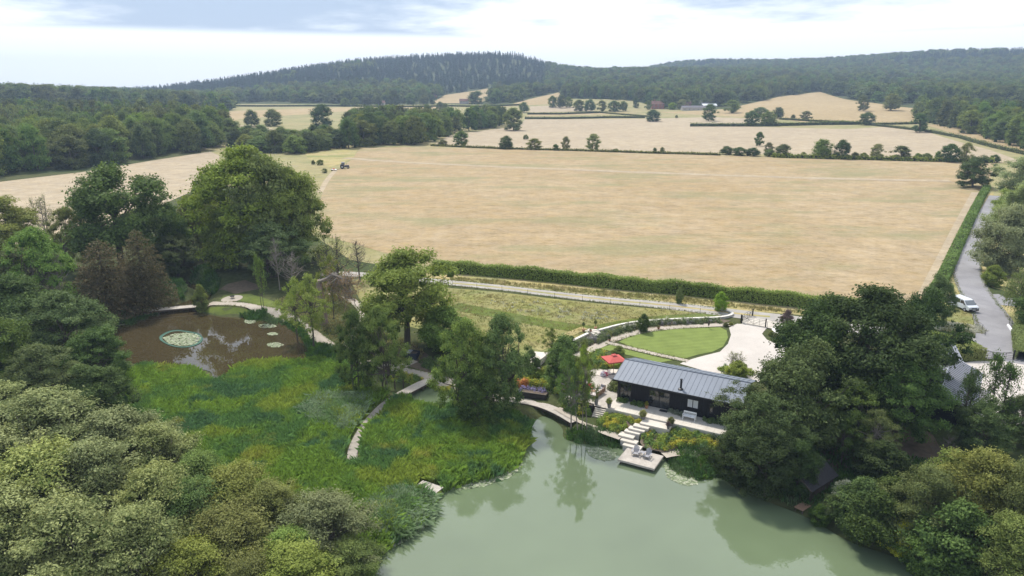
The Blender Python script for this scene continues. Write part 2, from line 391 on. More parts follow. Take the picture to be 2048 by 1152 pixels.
# ---- field materials (straw and stubble)
def strawmat(name, c1, c2, c3, rot, row, rowamt, s1=.02, green=None):
    b = NB(name); p = b.pos(); q = b.map(p, (1,1,0), (0,0,rot))
    big = b.noise(q, s1, 4, .6); med = b.noise(b.map(p, (.3,.6,0), (0,0,rot)), 1.0, 5, .7); fine = b.noise(p, 1.3, 4, .7)
    c = b.mix(b.mr(big, .35, .65), c1, c2); c = b.mix(b.mr(med, .42, .72), c, c3); c = b.hsv(c, .5, 1., b.mr(b.noise(b.map(p, (.05,.28,0), (0,0,rot+.1)), 1.0, 5, .65), .3, .7, .93, 1.06, False)); c = b.hsv(c, .5, b.mr(b.noise(p, .21, 5, .72), .3, .7, .9, 1.15, False), b.mr(b.noise(p, .16, 6, .74), .34, .66, .84, 1.12, False))
    if green: c = b.mix(b.math('MULTIPLY', b.mr(b.noise(b.map(p, (.02,.05,0), (0,0,rot*.4)), 1.0, 6, .68), .47, .66), .75), c, green)
    c = b.hsv(c, .5, 1.0, b.mr(fine, .25, .75, .84, 1.14, False))
    if rowamt:
        w = b.n('ShaderNodeTexWave', wave_type='BANDS', bands_direction='X'); b.l(b.map(p, (1,1,0), (0,0,rot)), w.inputs['Vector'])
        w.inputs['Scale'].default_value = row; w.inputs['Distortion'].default_value = 2.0; w.inputs['Detail'].default_value = 2; w.inputs['Detail Scale'].default_value = .2
        c = b.hsv(c, .5, 1.0, b.mr(w.outputs['Fac'], 0, 1, 1-rowamt, 1+rowamt, False))
    return b.done(b.pbr(c, .95, .1, b.bump(med, .5, .25)))
M_hay = strawmat('ripe_hay', (.335,.253,.148), (.37,.288,.182), (.268,.203,.112), .06, .1, 0, .015, green=(.215,.205,.105))
M_stub = strawmat('pale_stubble', (.36,.295,.21), (.39,.32,.225), (.32,.26,.18), -1.0, .35, .05, .01)
M_stub2 = strawmat('golden_stubble', (.345,.265,.15), (.375,.29,.17), (.31,.23,.125), .5, .3, .05, .01)
M_past = strawmat('dry_pasture', (.30,.255,.135), (.25,.235,.11), (.32,.27,.15), .2, .3, 0, .02, green=(.17,.18,.075))
M_verge = strawmat('dry_verge', (.36,.29,.14), (.26,.25,.10), (.40,.33,.18), .3, .3, 0, .1, green=(.15,.18,.06))
M_meadow = strawmat('garden_meadow', (.235,.215,.085), (.19,.20,.07), (.27,.235,.11), .2, .3, 0, .09, green=(.14,.17,.055))

FIELDS = []
sheet('pasture', GP([(400,300),(440,252),(470,208),(700,210),(880,208),(985,210),(1060,206),(1130,202),(1280,205),(1340,219),(1480,217),(1560,197),(1640,188),(1800,218),(1890,242),(1960,264),(2080,300),(2080,420),(1990,400),(1900,560),(1700,625),(880,548),(700,520),(640,480),(560,420),(430,360)]), M_past, .02)
def field(name, pts, mat, label=None, dz=.05, poly=None):
    P = GP(pts) if poly is None else poly; FIELDS.append(P); o = sheet(name, P, mat, dz)
    return o
HAY = GP([(880,538),(640,470),(640,400),(660,350),(705,318),(720,296),(860,294),(1100,301),(1300,307),(1600,316),(1900,324),(1990,326),(1975,375),(1925,470),(1860,585),(1840,612),(1640,605),(1300,572),(1100,556)])
field('hay_field', None, M_hay, poly=HAY)
ribbon('mown_strip', GP([(690,316),(800,325),(1000,334),(1300,346),(1600,356),(1900,362)]), 5, M_stub, .09)
ribbon('wheel_track', GP([(640,385),(655,358),(672,340)]), 2.0, M_stub, .09); ribbon('wheel_track', GP([(1845,590),(1880,520),(1920,440),(1950,385)]), [1.6,2], M_stub, .09)
field('stubble_field', [(-200,440),(0,364),(160,345),(300,322),(420,303),(440,312),(425,345),(380,385),(300,420),(150,470),(-100,520)], M_stub)
field('stubble_field', [(865,291),(900,270),(960,262),(1040,250),(1050,239),(1300,237),(1420,234),(1560,240),(1400,252),(1700,258),(1790,252),(1850,262),(1980,300),(2060,330),(1990,324),(1900,319),(1600,311),(1300,303),(1100,297)], M_stub)
field('stubble_field', [(1050,233),(1290,226),(1180,224),(1060,229)], M_stub2)
field('stubble_field', [(1060,225),(1190,222),(1160,214),(1110,211),(1060,213)], M_stub)
field('stubble_field', [(1310,224),(1500,216),(1560,226),(1700,244),(1640,249),(1560,238),(1430,231)], M_stub2)
field('stubble_field', [(1470,214),(1560,193),(1640,184),(1700,200),(1790,213),(1860,220),(1900,236),(1850,247),(1700,243),(1600,232),(1540,222)], M_stub2)
field('stubble_field', [(1850,250),(1900,248),(1960,262),(2080,292),(2080,318),(1990,292),(1920,272)], M_stub2)
field('stubble_field', [(370,240),(470,222),(620,216),(880,212),(900,219),(860,224),(700,222),(640,226),(480,238),(440,250)], M_stub2)
field('stubble_field', [(860,206),(890,190),(975,177),(985,192),(960,206)], M_stub2)
field('stubble_field', [(1000,214),(1060,198),(1125,183),(1128,200),(1100,208)], M_stub2)
field('stubble_field', [(1110,208),(1140,198),(1270,200),(1270,207),(1200,209)], M_past)
field('stubble_field', [(1060,153),(1110,150),(1170,151),(1165,154)], M_stub)
field('stubble_field', [(380,262),(440,252),(520,250),(560,262),(480,280)], M_stub)
field('stubble_field', [(610,300),(720,292),(705,318),(660,335),(615,318)], M_verge)

# ---- water
def watermat(name, col, rough, spec, bscale, bstr, ior):
    b = NB(name); p = b.pos(); f = b.noise(b.map(p, (1,1,1)), bscale, 3, .5); g = b.noise(p, .06, 3, .6)
    c = b.hsv(col, .5, 1.0, b.mr(g, .3, .7, .88, 1.12, False))
    rf = b.mr(b.noise(b.map(p, (.5,1,1), (0,0,.4)), .09, 4, .6), .45, .65, rough, rough+.07)
    return b.done(b.pbr(c, rf, spec, b.bump(f, bstr, .02), ior=ior))
M_lake = watermat('milky_green_water', (.115,.150,.083), .012, .5, .7, .03, 1.75)
M_pond = watermat('brown_pond_water', (.052,.040,.019), .012, .5, .6, .03, 1.6)
def flat_sheet(name, P, mat, z=0.0):
    me = bpy.data.meshes.new(name); r = delaunay_2d_cdt([Vector(q) for q in P], [(i, (i+1) % len(P)) for i in range(len(P))], [], 1, 1e-5)
    me.from_pydata([(q.x, q.y, z) for q in r[0]], [], [tuple(f) for f in r[2]]); me.update()
    if sum(p.normal.z for p in me.polygons) < 0: me.flip_normals()
    o = link(name, me, mat); tag(o, kind='structure'); return o
def grow(P, d):
    c = np.roll(P, -1, 0)-np.roll(P, 1, 0); nrm = np.stack([c[:,1], -c[:,0]], -1); nrm /= np.hypot(nrm[:,0], nrm[:,1])[:,None]+1e-9
    A = (P[:,0]*np.roll(P[:,1],-1)-np.roll(P[:,0],-1)*P[:,1]).sum(); return P + nrm*d*(1 if A > 0 else -1)
flat_sheet('lake', LAKE, M_lake); flat_sheet('pond', POND, M_pond); flat_sheet('stream', STREAM, M_pond, .006); flat_sheet('inlet', INLET, M_lake)
# ------------------------------------------------------------------ foliage
def unit(v): return v/(np.linalg.norm(v, axis=-1, keepdims=True)+1e-9)
def rdir(rng, n): return unit(rng.normal(size=(n, 3)))
def leaf_quads(rng, pos, nrm, size, aspect=.55, tang=None):
    """diamond leaf sprays centred at pos"""
    n = len(pos); t = rdir(rng, n) if tang is None else tang
    t = unit(t - nrm*(t*nrm).sum(-1, keepdims=True)); bt = np.cross(nrm, t)
    s = size*rng.uniform(.6, 1.35, n)[:,None] if np.ndim(size) == 0 else np.asarray(size)[:,None]*rng.uniform(.6, 1.35, n)[:,None]
    bend = nrm*s*rng.uniform(-.35, .1, n)[:,None]
    V = np.stack([pos+t*s+bend, pos+bt*s*aspect, pos-t*s+bend, pos-bt*s*aspect], 1).reshape(-1, 3)
    return V, np.arange(4*n).reshape(n, 4)
def lobes(rng, k=9, amp=.3):
    D = rdir(rng, k); A = rng.uniform(-amp, amp, k); K = rng.uniform(3, 8, k)
    return lambda d: 1 + (A[None]*np.exp(K[None]*(d@D.T-1))).sum(-1)
def crown_clumps(rng, ncl, zmin, amp=.3, crange=(.07,.13), peak=.36, hollow=.35, low=.72, jit=.0):
    """clump centres filling a crown that is widest a third of the way up; unit height, half width .5"""
    t = rng.uniform(size=ncl)**.85; a = rng.uniform(0, 6.283, ncl); r = rng.uniform(*crange, ncl)
    prof = np.where(t > peak, np.sqrt(np.clip(1-((t-peak)/(1-peak))**2, 0, 1)), low+(1-low)*t/peak)
    e = lobes(rng, 12, amp)(unit(np.stack([np.cos(a), np.sin(a), (t-.4)*1.6], -1)))
    f = hollow+(1-hollow)*rng.uniform(size=ncl)**.5; f = np.where(t > .82, rng.uniform(size=ncl), f)
    R_ = np.maximum(.5*prof*e*f-r*.75*f, 0); z = zmin+(1-zmin)*t*np.clip(.75+.25*e, .7, 1.15)
    P = np.stack([np.cos(a)*R_, np.sin(a)*R_, np.maximum(z-r*.6, zmin)], -1)
    if jit: P = P+rng.normal(size=P.shape)*jit*(1.3-r/r.max())[:,None]; P[:,2] = np.maximum(P[:,2], zmin)
    return P, r
def leaves_on(rng, C, R, n, size, zsq=.8, upw=.4, cz=.5, per=11, spray=1.9):
    """leaves in sprays, sprays over the upper side of each clump"""
    w = R**2; w = w/w.sum(); m = max(1, n//per); i = rng.choice(len(C), m, p=w); d = rdir(rng, m); d[:,2] = np.where(d[:,2] < -.25, -d[:,2]*.7, d[:,2]); d = unit(d)
    rr = R[i]*(.55+.45*rng.uniform(size=m)**.45)*(1+.12*rng.normal(size=m)); off = d*rr[:,None]; off[:,2] *= zsq; S = C[i]+off
    axis = C[i]-np.array([0,0,cz]); sn = unit(d*.6+unit(axis)*.35+np.array([0,0,upw])+rng.normal(size=(m,3))*.35)
    st = np.clip(.5*rng.uniform(size=m)+.3*rng.uniform(size=len(C))[i]+.2*rng.uniform(size=m), 0, 1)
    j = np.repeat(np.arange(m), per); k = len(j); P = S[j]+rng.normal(size=(k,3))*size*spray*np.array([1,1,.7])
    return P, unit(sn[j]+rng.normal(size=(k,3))*.38), np.clip(st[j]+rng.normal(size=k)*.12, 0, 1)
def limb(mb, a, b, r0, r1, rng, sag=.06, n=5, seg=5):
    a = np.array(a, float); b = np.array(b, float); pts = []; L = np.linalg.norm(b-a)
    q = rng.normal(size=3)*L*sag; q[2] = -abs(q[2])*.5
    for t in np.linspace(0, 1, n): pts.append(a+(b-a)*t + q*math.sin(math.pi*t) + rng.normal(size=3)*L*.012*(0 < t < 1))
    mb.tube(pts, list(np.linspace(r0, r1, n)), seg, True)
PROTO = {}
def broadleaf(key, seed, ncl=80, nleaf=24000, leaf=.012, zmin=.14, crange=(.07,.12), amp=.3, trunk=.022, stems=1, limbs=26, aspect=.55, upw=.4, zsq=.8, peak=.36, hollow=.35, low=.72, per=11, spray=1.9, core=.5, out=1.0, jit=.018):
    rng = np.random.default_rng(seed); C, R = crown_clumps(rng, ncl, zmin, amp, crange, peak, hollow, low, jit); cz = .5; zf0 = max(.10, zmin+.06)
    top = (C[:,2]+R*.75).max(); C[:,2] = zmin*.6+(C[:,2]-zmin*.6)/(top-zmin*.6)*(1-zmin*.6)
    ext = np.percentile(np.hypot(C[:,0], C[:,1])+R, 93); C[:,:2] *= .5/ext
    P, nrm, t = leaves_on(rng, C, R, nleaf, leaf, zsq, upw, cz, per, spray)
    P[:,2] = np.maximum(P[:,2], .015)
    V, F = leaf_quads(rng, P, nrm, leaf, aspect)
    if core:  # added dark boxes hidden in each clump to block light and deepen crown shade
        cb = np.array([(x,y,z) for z in (-1,1) for y in (-1,1) for x in (-1,1)], float)/1.732; cf = np.array([(0,2,3,1),(4,5,7,6),(0,1,5,4),(1,3,7,5),(3,2,6,7),(2,0,4,6)])
        an = rng.uniform(0, 6.28, len(C)); ca, sa = np.cos(an)[:,None], np.sin(an)[:,None]; q = np.stack([cb[None,:,0]*ca-cb[None,:,1]*sa, cb[None,:,0]*sa+cb[None,:,1]*ca, np.repeat(cb[None,:,2], len(C), 0)*.8], -1)
        q = q*(R*core)[:,None,None]*rng.uniform(.8, 1.2, (len(C),8,1))+C[:,None,:]; q[...,2] = np.maximum(q[...,2]-R[:,None]*.12, .012)
        F = np.concatenate([F, (cf[None]+8*np.arange(len(C))[:,None,None]).reshape(-1, 4)+len(V)]); V = np.concatenate([V, q.reshape(-1, 3)]); t = np.concatenate([t, np.zeros(6*len(C))])
    me = mesh_np(key+'_crown', V, F, {'tint': t})
    mb = MB(); forks = []
    for s in range(stems):
        a0 = rng.uniform(0, 6.28); off = np.array([math.cos(a0), math.sin(a0), 0])*(.05*(stems > 1)); zf = zf0+.08; fx = np.array([off[0]*3+rng.normal()*.015, off[1]*3+rng.normal()*.015, zf]); 
        mb.tube([off+np.array([0,0,-.04]), off*1.0+np.array([0,0,.01]), off*1.5+np.array([rng.normal()*.008, rng.normal()*.008, zf*.5]), fx, fx+np.array([rng.normal()*.02, rng.normal()*.02, (1-zf)*.45])],
                [trunk*1.7/stems**.4, trunk*1.15/stems**.4, trunk/stems**.4, trunk*.8/stems**.4, trunk*.35/stems**.4], 8); forks.append(fx)
    for j in rng.choice(len(C), min(limbs, len(C)), replace=False):
        f = forks[rng.integers(len(forks))]; a = f + np.array([0,0,rng.uniform(-.06, (1-f[2])*.3)])
        limb(mb, a, C[j]*np.array([out,out,min(out,1.04)]), trunk*rng.uniform(.25,.5), trunk*.07, rng)
    tme = bpy.data.meshes.new(key+'_trunk'); tme.from_pydata(mb.v, [], mb.f); tme.update()
    PROTO[key] = (me, tme)
def weeping(key, seed, nleaf=20000, leaf=.013):
    rng = np.random.default_rng(seed); C, R = crown_clumps(rng, 70, .30, .35, (.08,.13))
    n = nleaf; i = rng.choice(len(C), n); s = rng.integers(0, 9, n)          # nine hanging strands on each clump
    ang = (s*0.7+i*1.3); d = np.stack([np.cos(ang), np.sin(ang), np.zeros(n)], -1); q = rng.uniform(size=n)
    P = C[i]+d*(R[i]*(.3+.8*q**.6))[:,None]+rng.normal(size=(n,3))*.009; P[:,2] += R[i]*.6-q**1.6*R[i]*3.0; P[:,2] = np.maximum(P[:,2], .02)
    P[:,:2] *= .5/np.hypot(P[:,0], P[:,1]).max(); P[:,2] /= P[:,2].max()
    nrm = unit(d+rng.normal(size=(n,3))*.5+np.array([0,0,.3])); V, F = leaf_quads(rng, P, nrm, leaf, .35, np.tile([0,0,-1.], (n,1))+rng.normal(size=(n,3))*.35)
    me = mesh_np(key+'_crown', V, F, {'tint': np.clip(rng.uniform(size=n)*.6+.4*rng.uniform(size=len(C))[i], 0, 1)})
    mb = MB(); mb.tube([(0,0,-.03),(0.01,0,.2),(.02,.01,.45),(.03,0,.7)], [.045,.032,.025,.01], 8)
    for j in rng.choice(len(C), 18, replace=False): limb(mb, (0.01,0,.3+.2*rng.uniform()), C[j], .012, .003, rng)
    tme = bpy.data.meshes.new(key+'_trunk'); tme.from_pydata(mb.v, [], mb.f); tme.update(); PROTO[key] = (me, tme)
def conifer(key, seed, nleaf=9000, leaf=.016, wid=.5, power=.9, tiers=22, bare=.06, per=9):
    rng = np.random.default_rng(seed); n = nleaf; z = bare+(1-bare)*(1-rng.uniform(size=n)**.55); tier = np.floor(z*tiers); 
    zz = (tier+.5+rng.normal(size=n)*.22)/tiers; br = rng.integers(0, per, n); a = br*2*math.pi/per+tier*1.7+rng.normal(size=n)*.16
    R = wid*np.clip((1-zz)/(1-bare), 0, 1)**power*(1+.22*np.sin(br*2.3+tier*5.1)); q = rng.uniform(size=n)**.6
    P = np.stack([np.cos(a)*R*q, np.sin(a)*R*q, zz-q*R*.28+rng.normal(size=n)*.006], -1); P[:,2] = np.clip(P[:,2], .01, 1)
    t = np.stack([np.cos(a), np.sin(a), -.35*np.ones(n)], -1)+rng.normal(size=(n,3))*.35; nrm = unit(np.array([0,0,1.])+rng.normal(size=(n,3))*.45)
    V, F = leaf_quads(rng, P, nrm, leaf, .45, t); V[:,2] = np.maximum(V[:,2], .0)
    me = mesh_np(key+'_crown', V, F, {'tint': rng.uniform(size=n)})
    mb = MB(); mb.tube([(0,0,-.02),(0,0,.3),(0,0,.96)], [.022,.016,.003], 7)
    for k in range(26):
        zt = .1+.8*k/26; aa = k*2.4; r = wid*(1-zt)**power*.7; mb.tube([(0,0,zt),(math.cos(aa)*r*.5,math.sin(aa)*r*.5,zt-r*.08),(math.cos(aa)*r,math.sin(aa)*r,zt-r*.25)], [.006,.004,.002], 4)
    tme = bpy.data.meshes.new(key+'_trunk'); tme.from_pydata(mb.v, [], mb.f); tme.update(); PROTO[key] = (me, tme)
def bare(key, seed, nb=60, spread=.42, leaves=0, leaf=.012, stems=1):
    rng = np.random.default_rng(seed); mb = MB(); ends = []
    for s in range(stems):
        o = np.array([rng.normal()*.05, rng.normal()*.05, 0])*(stems > 1); tip = o*2+np.array([rng.normal()*.05, rng.normal()*.05, .97])
        mb.tube([o+(0,0,-.03), o*1.2+(tip-o)*.4, o*1.1+(tip-o)*.7, tip], [.02/stems**.3,.014/stems**.3,.008,.002], 6)
        for k in range(nb//stems):
            t = rng.uniform(.25, .92); a = o+(tip-o)*t; an = rng.uniform(0, 6.28); L = spread*(1.15-t)*rng.uniform(.5, 1.1)
            e = a+np.array([math.cos(an)*L, math.sin(an)*L, L*rng.uniform(.4, 1.2)*(1-t*.3)]); e[2] = min(e[2], 1.0); limb(mb, a, e, .006, .0015, rng, .12, 5, 4)
            for m in range(4):
                f = a+(e-a)*rng.uniform(.4, .95); g = f+rng.normal(size=3)*L*.28+np.array([0,0,.04]); limb(mb, f, g, .0028, .0009, rng, .1, 3, 3); ends += [g, .5*(f+g)]
    tme = bpy.data.meshes.new(key+'_trunk'); tme.from_pydata(mb.v, [], mb.f); tme.update(); me = None
    if leaves:
        E = np.array(ends); i = rng.integers(0, len(E), leaves); P = E[i]+rng.normal(size=(leaves,3))*.022; P[:,2] = np.maximum(P[:,2], .03)
        V, F = leaf_quads(rng, P, unit(rng.normal(size=(leaves,3))+(0,0,.5)), leaf, .5); me = mesh_np(key+'_crown', V, F, {'tint': rng.uniform(size=leaves)})
    PROTO[key] = (me, tme)

broadleaf('oak_a', 1, 150, 40000, .0105, .10, (.055,.10), .35)
broadleaf('oak_b', 2, 110, 30000, .0115, .09, (.06,.115), .42)
broadleaf('oak_c', 3, 80, 26000, .0125, .24, (.07,.12), .4, trunk=.028, low=.8)
broadleaf('alder', 4, 130, 28000, .0105, .10, (.045,.085), .5, stems=2, limbs=40, hollow=.2)
broadleaf('airy', 5, 64, 8500, .0115, .34, (.03,.07), .5, limbs=50, trunk=.015, hollow=.15, core=0)
broadleaf('sallow', 6, 170, 42000, .0120, .03, (.032,.105), .7, aspect=.42, stems=3, limbs=60, trunk=.016, per=20, spray=2.5, hollow=.25, out=1.12, jit=.075)
broadleaf('sallow_b', 26, 120, 36000, .0135, .03, (.04,.13), .75, aspect=.42, stems=3, limbs=50, trunk=.016, per=24, spray=2.6, hollow=.2, out=1.12, jit=.085)
broadleaf('bush_a', 7, 70, 18000, .019, .0, (.08,.14), .4, stems=3, limbs=14, trunk=.012)
broadleaf('bush_b', 8, 50, 10000, .025, .0, (.09,.16), .4, stems=3, limbs=10, trunk=.012)
broadleaf('mid_a', 9, 80, 9500, .019, .07, (.09,.14), .32, limbs=10, per=8, core=.6)
broadleaf('mid_b', 10, 74, 9000, .020, .05, (.09,.15), .36, limbs=10, per=8, core=.6)
broadleaf('mid_c', 12, 80, 9000, .019, .08, (.07,.12), .4, limbs=12, hollow=.15, per=8, core=.6)
broadleaf('far_a', 13, 26, 1500, .040, .03, (.12,.18), .4, limbs=2, per=5, spray=1.5, core=.65)
broadleaf('far_b', 14, 24, 1400, .042, .03, (.13,.2), .5, limbs=2, per=5, spray=1.5, core=.65)
weeping('willow', 15); conifer('larch', 16, 15000, .017, .52, .42, 15); conifer('far_con', 17, 420, .06, .30, .85, 12, .1, 7)
bare('snag', 18, 60, .42); bare('thin', 19, 44, .36, 5200, .012, 2); bare('twiggy', 20, 70, .45, 1400, .012, 3)

M_bark = plain('grey_bark', (.10,.085,.07), .9, .1, .3, 6, bump=.3); M_bark_pale = plain('pale_bark', (.24,.21,.18), .9, .1, .3, 6, bump=.3)
LM = dict(
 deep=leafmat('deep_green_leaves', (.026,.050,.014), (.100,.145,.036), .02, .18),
 oak=leafmat('oak_leaves', (0.090,0.137,0.029), (0.280,0.353,0.081), .010, .15), dark=leafmat('dark_leaves', (.046,.082,.024), (.145,.205,.058), val=.18),
 mid=leafmat('green_leaves', (0.077,0.123,0.034), (0.232,0.295,0.084), .025), lime=leafmat('lime_leaves', (.15,.20,.045), (.34,.38,.11)),
 silver=leafmat('grey_willow_leaves', (.065,.098,.023), (.43,.465,.180), .006, .12), olive=leafmat('olive_leaves', (.095,.120,.028), (.27,.30,.085)),
 brown=leafmat('rusty_needles', (.070,.068,.030), (.165,.138,.070), .01, .15), pale=leafmat('pale_sparse_leaves', (.15,.170,.062), (.33,.34,.145)),
 bright=leafmat('bright_leaves', (0.111,0.195,0.029), (0.317,0.448,0.084)), yellow=leafmat('yellow_green_leaves', (.22,.24,.035), (.46,.43,.08)),
 willow=leafmat('soft_willow_leaves', (0.155,0.201,0.081), (0.401,0.461,0.202), .012, .15), grey=leafmat('grey_green_leaves', (.13,.155,.10), (.34,.36,.27)),
 far=leafmat('wood_leaves', (.058,.094,.030), (.195,.24,.074), .035, .38), con=leafmat('forest_needles', (.022,.048,.028), (.065,.115,.062), .02, .25, .1),
 purple=leafmat('purple_leaves', (0.090,0.065,0.065), (0.243,0.166,0.149)))

TREES = []
def plant(key, mat, loc, w, h, rz, name='tree', label=None, group=None, trunkmat=None, cat='tree', lean=(0,0)):
    root = empty(name, loc, rz, label, cat, group); root.rotation_euler = (lean[0], lean[1], rz); root.scale = (w, w, h)
    cme, tme = PROTO[key]
    if cme is not None:
        c = link('crown', cme, None, root)
        if not cme.materials: cme.materials.append(LM['oak'])
        c.material_slots[0].link = 'OBJECT'; c.material_slots[0].material = LM[mat]
    t = link('trunk', tme, None, root)
    if not tme.materials: tme.materials.append(M_bark)
    if trunkmat: t.material_slots[0].link = 'OBJECT'; t.material_slots[0].material = trunkmat
    TREES.append((loc[0], loc[1], w)); return root
_rz = np.random.default_rng(77)
def tree(label, px, py, top, wpx, key, mat, name='tree', group=None, hmin=None, trunkmat=None, cat='tree', p=None, zmin=-1., lean=(0,0)):
    p = G(px, py) if p is None else np.asarray(p); r = ray(px, top); k = p[1]/r[1]; ztop = CAMZ+r[2]*k
    return plant(key, mat, tuple(p), wpx*depth(p)/FPX, max(ztop-p[2], .4), float(_rz.uniform(0, 6.28)), name, label, group, trunkmat, cat, lean)
# ------------------------------------------------------------------ hedgerow and field trees
HT = 'trees along the far hedgerow'
for lab, px, py, top, w, key, mat, nm, cat in [
 ('round green oak standing in the far hedgerow, leftmost of the row',923,292,262,36,'mid_a','mid','oak_tree','tree'),
 ('small olive bush just left of the round hedgerow oak',885,292,279,22,'mid_b','olive','hedge_bush','bush'),
 ('dark green rounded tree in far hedgerow right of the round oak',1013,298,271,31,'mid_b','dark','hedge_tree','tree'),
 ('wide grey green bush in far hedgerow below the lone field shrub',1070,299,277,37,'mid_c','olive','hedge_bush','bush'),
 ('tiny dark bush in the far hedgerow beside a pale thin tree',1111,301,288,14,'mid_a','dark','hedge_bush','bush'),
 ('thin pale half bare tree in the far hedgerow',1132,300,273,21,'mid_c','pale','hedge_tree','tree'),
 ('pale green spreading tree in the middle of the far hedgerow',1185,301,268,34,'mid_c','pale','hedge_tree','tree'),
 ('low bush in the hedgerow right of the pale spreading tree',1232,304,297,16,'mid_b','olive','hedge_bush','bush'),
 ('left one of two tiny bushes in the middle of the far hedge',1309,306,295,10,'mid_a','mid','hedge_bush','bush'),
 ('right one of two tiny bushes in the middle of the far hedge',1324,306,294,11,'mid_b','olive','hedge_bush','bush'),
 ('large round oak alone in the pale stubble field',1027,261,215,47,'mid_a','oak','oak_tree','tree'),
 ('tall dark oak at the corner of the mid wood',938,262,215,40,'mid_b','dark','oak_tree','tree'),
 ('small brown shrub on a mound in the stubble field',1052,279,269,13,'mid_b','olive','field_shrub','bush'),
 ('lone round oak in front of the red brick farmhouse',1305,243,219,34,'mid_a','dark','oak_tree','tree'),
 ('tiny brown bush in the stubble right of the farmhouse oak',1353,236,230,7,'mid_b','olive','field_shrub','bush'),
 ('round tree beside the small hedge left of the farm fields',1048,225,204,24,'mid_b','mid','hedge_tree','tree'),
 ('oak in front of the farm barns with open crown',1417,242,208,34,'mid_c','dark','oak_tree','tree'),
 ('spreading oak on the green hedge line, left of a pair',1502,252,221,34,'mid_a','dark','oak_tree','tree'),
 ('spreading oak on the green hedge line, right of a pair',1536,252,222,38,'mid_b','oak','oak_tree','tree'),
 ('tree behind the pair of spreading hedge oaks',1520,234,214,34,'mid_a','mid','hedge_tree','tree'),
 ('rounded tree just right of the pair of spreading oaks',1556,237,214,26,'mid_b','dark','hedge_tree','tree'),
 ('tiny bush on the upper field boundary right of the oaks',1586,238,229,11,'mid_b','olive','field_shrub','bush'),
 ('open grey tree on the upper field boundary',1612,240,222,27,'mid_c','pale','hedge_tree','tree'),
 ('round dark tree where two field hedges meet',1733,250,224,33,'mid_a','dark','hedge_tree','tree'),
 ('grey green tree at the wood edge of the golden upper field',1726,222,191,27,'mid_c','mid','field_tree','tree'),
 ('wide brownish tree standing in front of the upper right wood',1782,221,187,36,'mid_b','olive','field_tree','tree'),
 ('bushy oak on the winding hedge by the right wood',1839,265,228,37,'mid_c','dark','oak_tree','tree'),
 ('small oak alone above the hedgerow in right stubble field',1518,292,264,21,'mid_c','dark','oak_tree','tree'),
 ('tree at the right end of the farm barns',1464,226,200,38,'mid_c','mid','farm_tree','tree'),
 ('left end of the long dark bush in the hedgerow',1452,309,292,30,'mid_b','dark','hedge_bush','bush'),
 ('second clump of the long dark hedgerow bush',1478,311,294,32,'mid_a','dark','hedge_bush','bush'),
 ('third clump of the long dark hedgerow bush',1506,312,295,34,'mid_b','dark','hedge_bush','bush'),
 ('yellowish bush standing above the long dark hedgerow bush',1536,306,285,22,'mid_c','pale','hedge_bush','bush'),
 ('last clump of the long bush beneath the yellowish bush',1540,313,298,26,'mid_b','mid','hedge_bush','bush'),
 ('dome shaped bush right of the long dark hedgerow bush',1566,314,288,37,'mid_a','mid','hedge_bush','bush'),
 ('scrubby little bush left of two tall hedgerow trees',1607,314,304,14,'mid_c','olive','hedge_bush','bush'),
 ('left one of two tall trees side by side in the hedgerow',1643,316,278,44,'mid_b','mid','hedge_tree','tree'),
 ('dark right one of two tall trees in the hedgerow',1682,318,279,37,'mid_a','dark','hedge_tree','tree'),
 ('first of three low bushes right of the two hedgerow trees',1709,319,304,19,'mid_b','olive','hedge_bush','bush'),
 ('second of three low bushes right of the two hedgerow trees',1727,319,305,19,'mid_a','mid','hedge_bush','bush'),
 ('third of three low bushes, under a sparse pale tree',1758,320,307,22,'mid_b','olive','hedge_bush','bush'),
 ('sparse pale tree standing above low hedgerow bushes',1751,318,288,31,'mid_c','pale','hedge_tree','tree'),
 ('flat topped grey green tree in the hedgerow towards right',1803,320,292,45,'mid_c','olive','hedge_tree','tree'),
 ('left one of two low bushes right of the flat topped tree',1834,321,306,20,'mid_b','mid','hedge_bush','bush'),
 ('right one of two low bushes right of the flat topped tree',1852,322,306,22,'mid_a','olive','hedge_bush','bush'),
 ('small bush just left of the dark tree near hedgerow end',1875,322,302,16,'mid_b','mid','hedge_bush','bush'),
 ('dark green tree near the right end of the hedgerow',1898,324,287,39,'mid_a','dark','hedge_tree','tree'),
 ('pale loose tree near the right end of the hedgerow',1930,324,285,31,'mid_c','pale','hedge_tree','tree'),
 ('low dark bush at the very end of the hedgerow',1989,325,309,25,'mid_b','dark','hedge_bush','bush'),
 ('large dark oak in the corner of the hay field by the hedge',1945,374,312,82,'oak_b','dark','oak_tree','tree'),
 ('round oak in the left stubble between two woods',646,258,208,52,'mid_a','dark','oak_tree','tree'),
 ('left one of two oaks on the left field boundary',503,252,219,34,'mid_b','mid','oak_tree','tree'),
 ('right one of two oaks on the left field boundary',545,252,218,42,'mid_a','mid','oak_tree','tree'),
 ('oak at the right end of the dark row beyond left wood',441,249,215,42,'mid_b','dark','oak_tree','tree'),
 ('middle oak of the dark row beyond left wood',410,245,214,44,'mid_a','dark','oak_tree','tree'),
 ('left oak of the dark row beyond left wood',380,242,216,40,'mid_c','dark','oak_tree','tree'),
 ('left small bush on the bank behind the tractor',627,329,320,9,'mid_b','olive','field_shrub','bush'),
 ('right small bush on the bank behind the tractor',641,330,319,17,'mid_a','olive','field_shrub','bush'),
 ('low shrub on the grass bank left of the mower',650,346,337,15,'mid_c','olive','field_shrub','bush')]:
    tree(lab, px, py, top, w, key, mat, nm, HT if 'hedge' in lab and py > 288 and px > 860 else None, cat=cat)
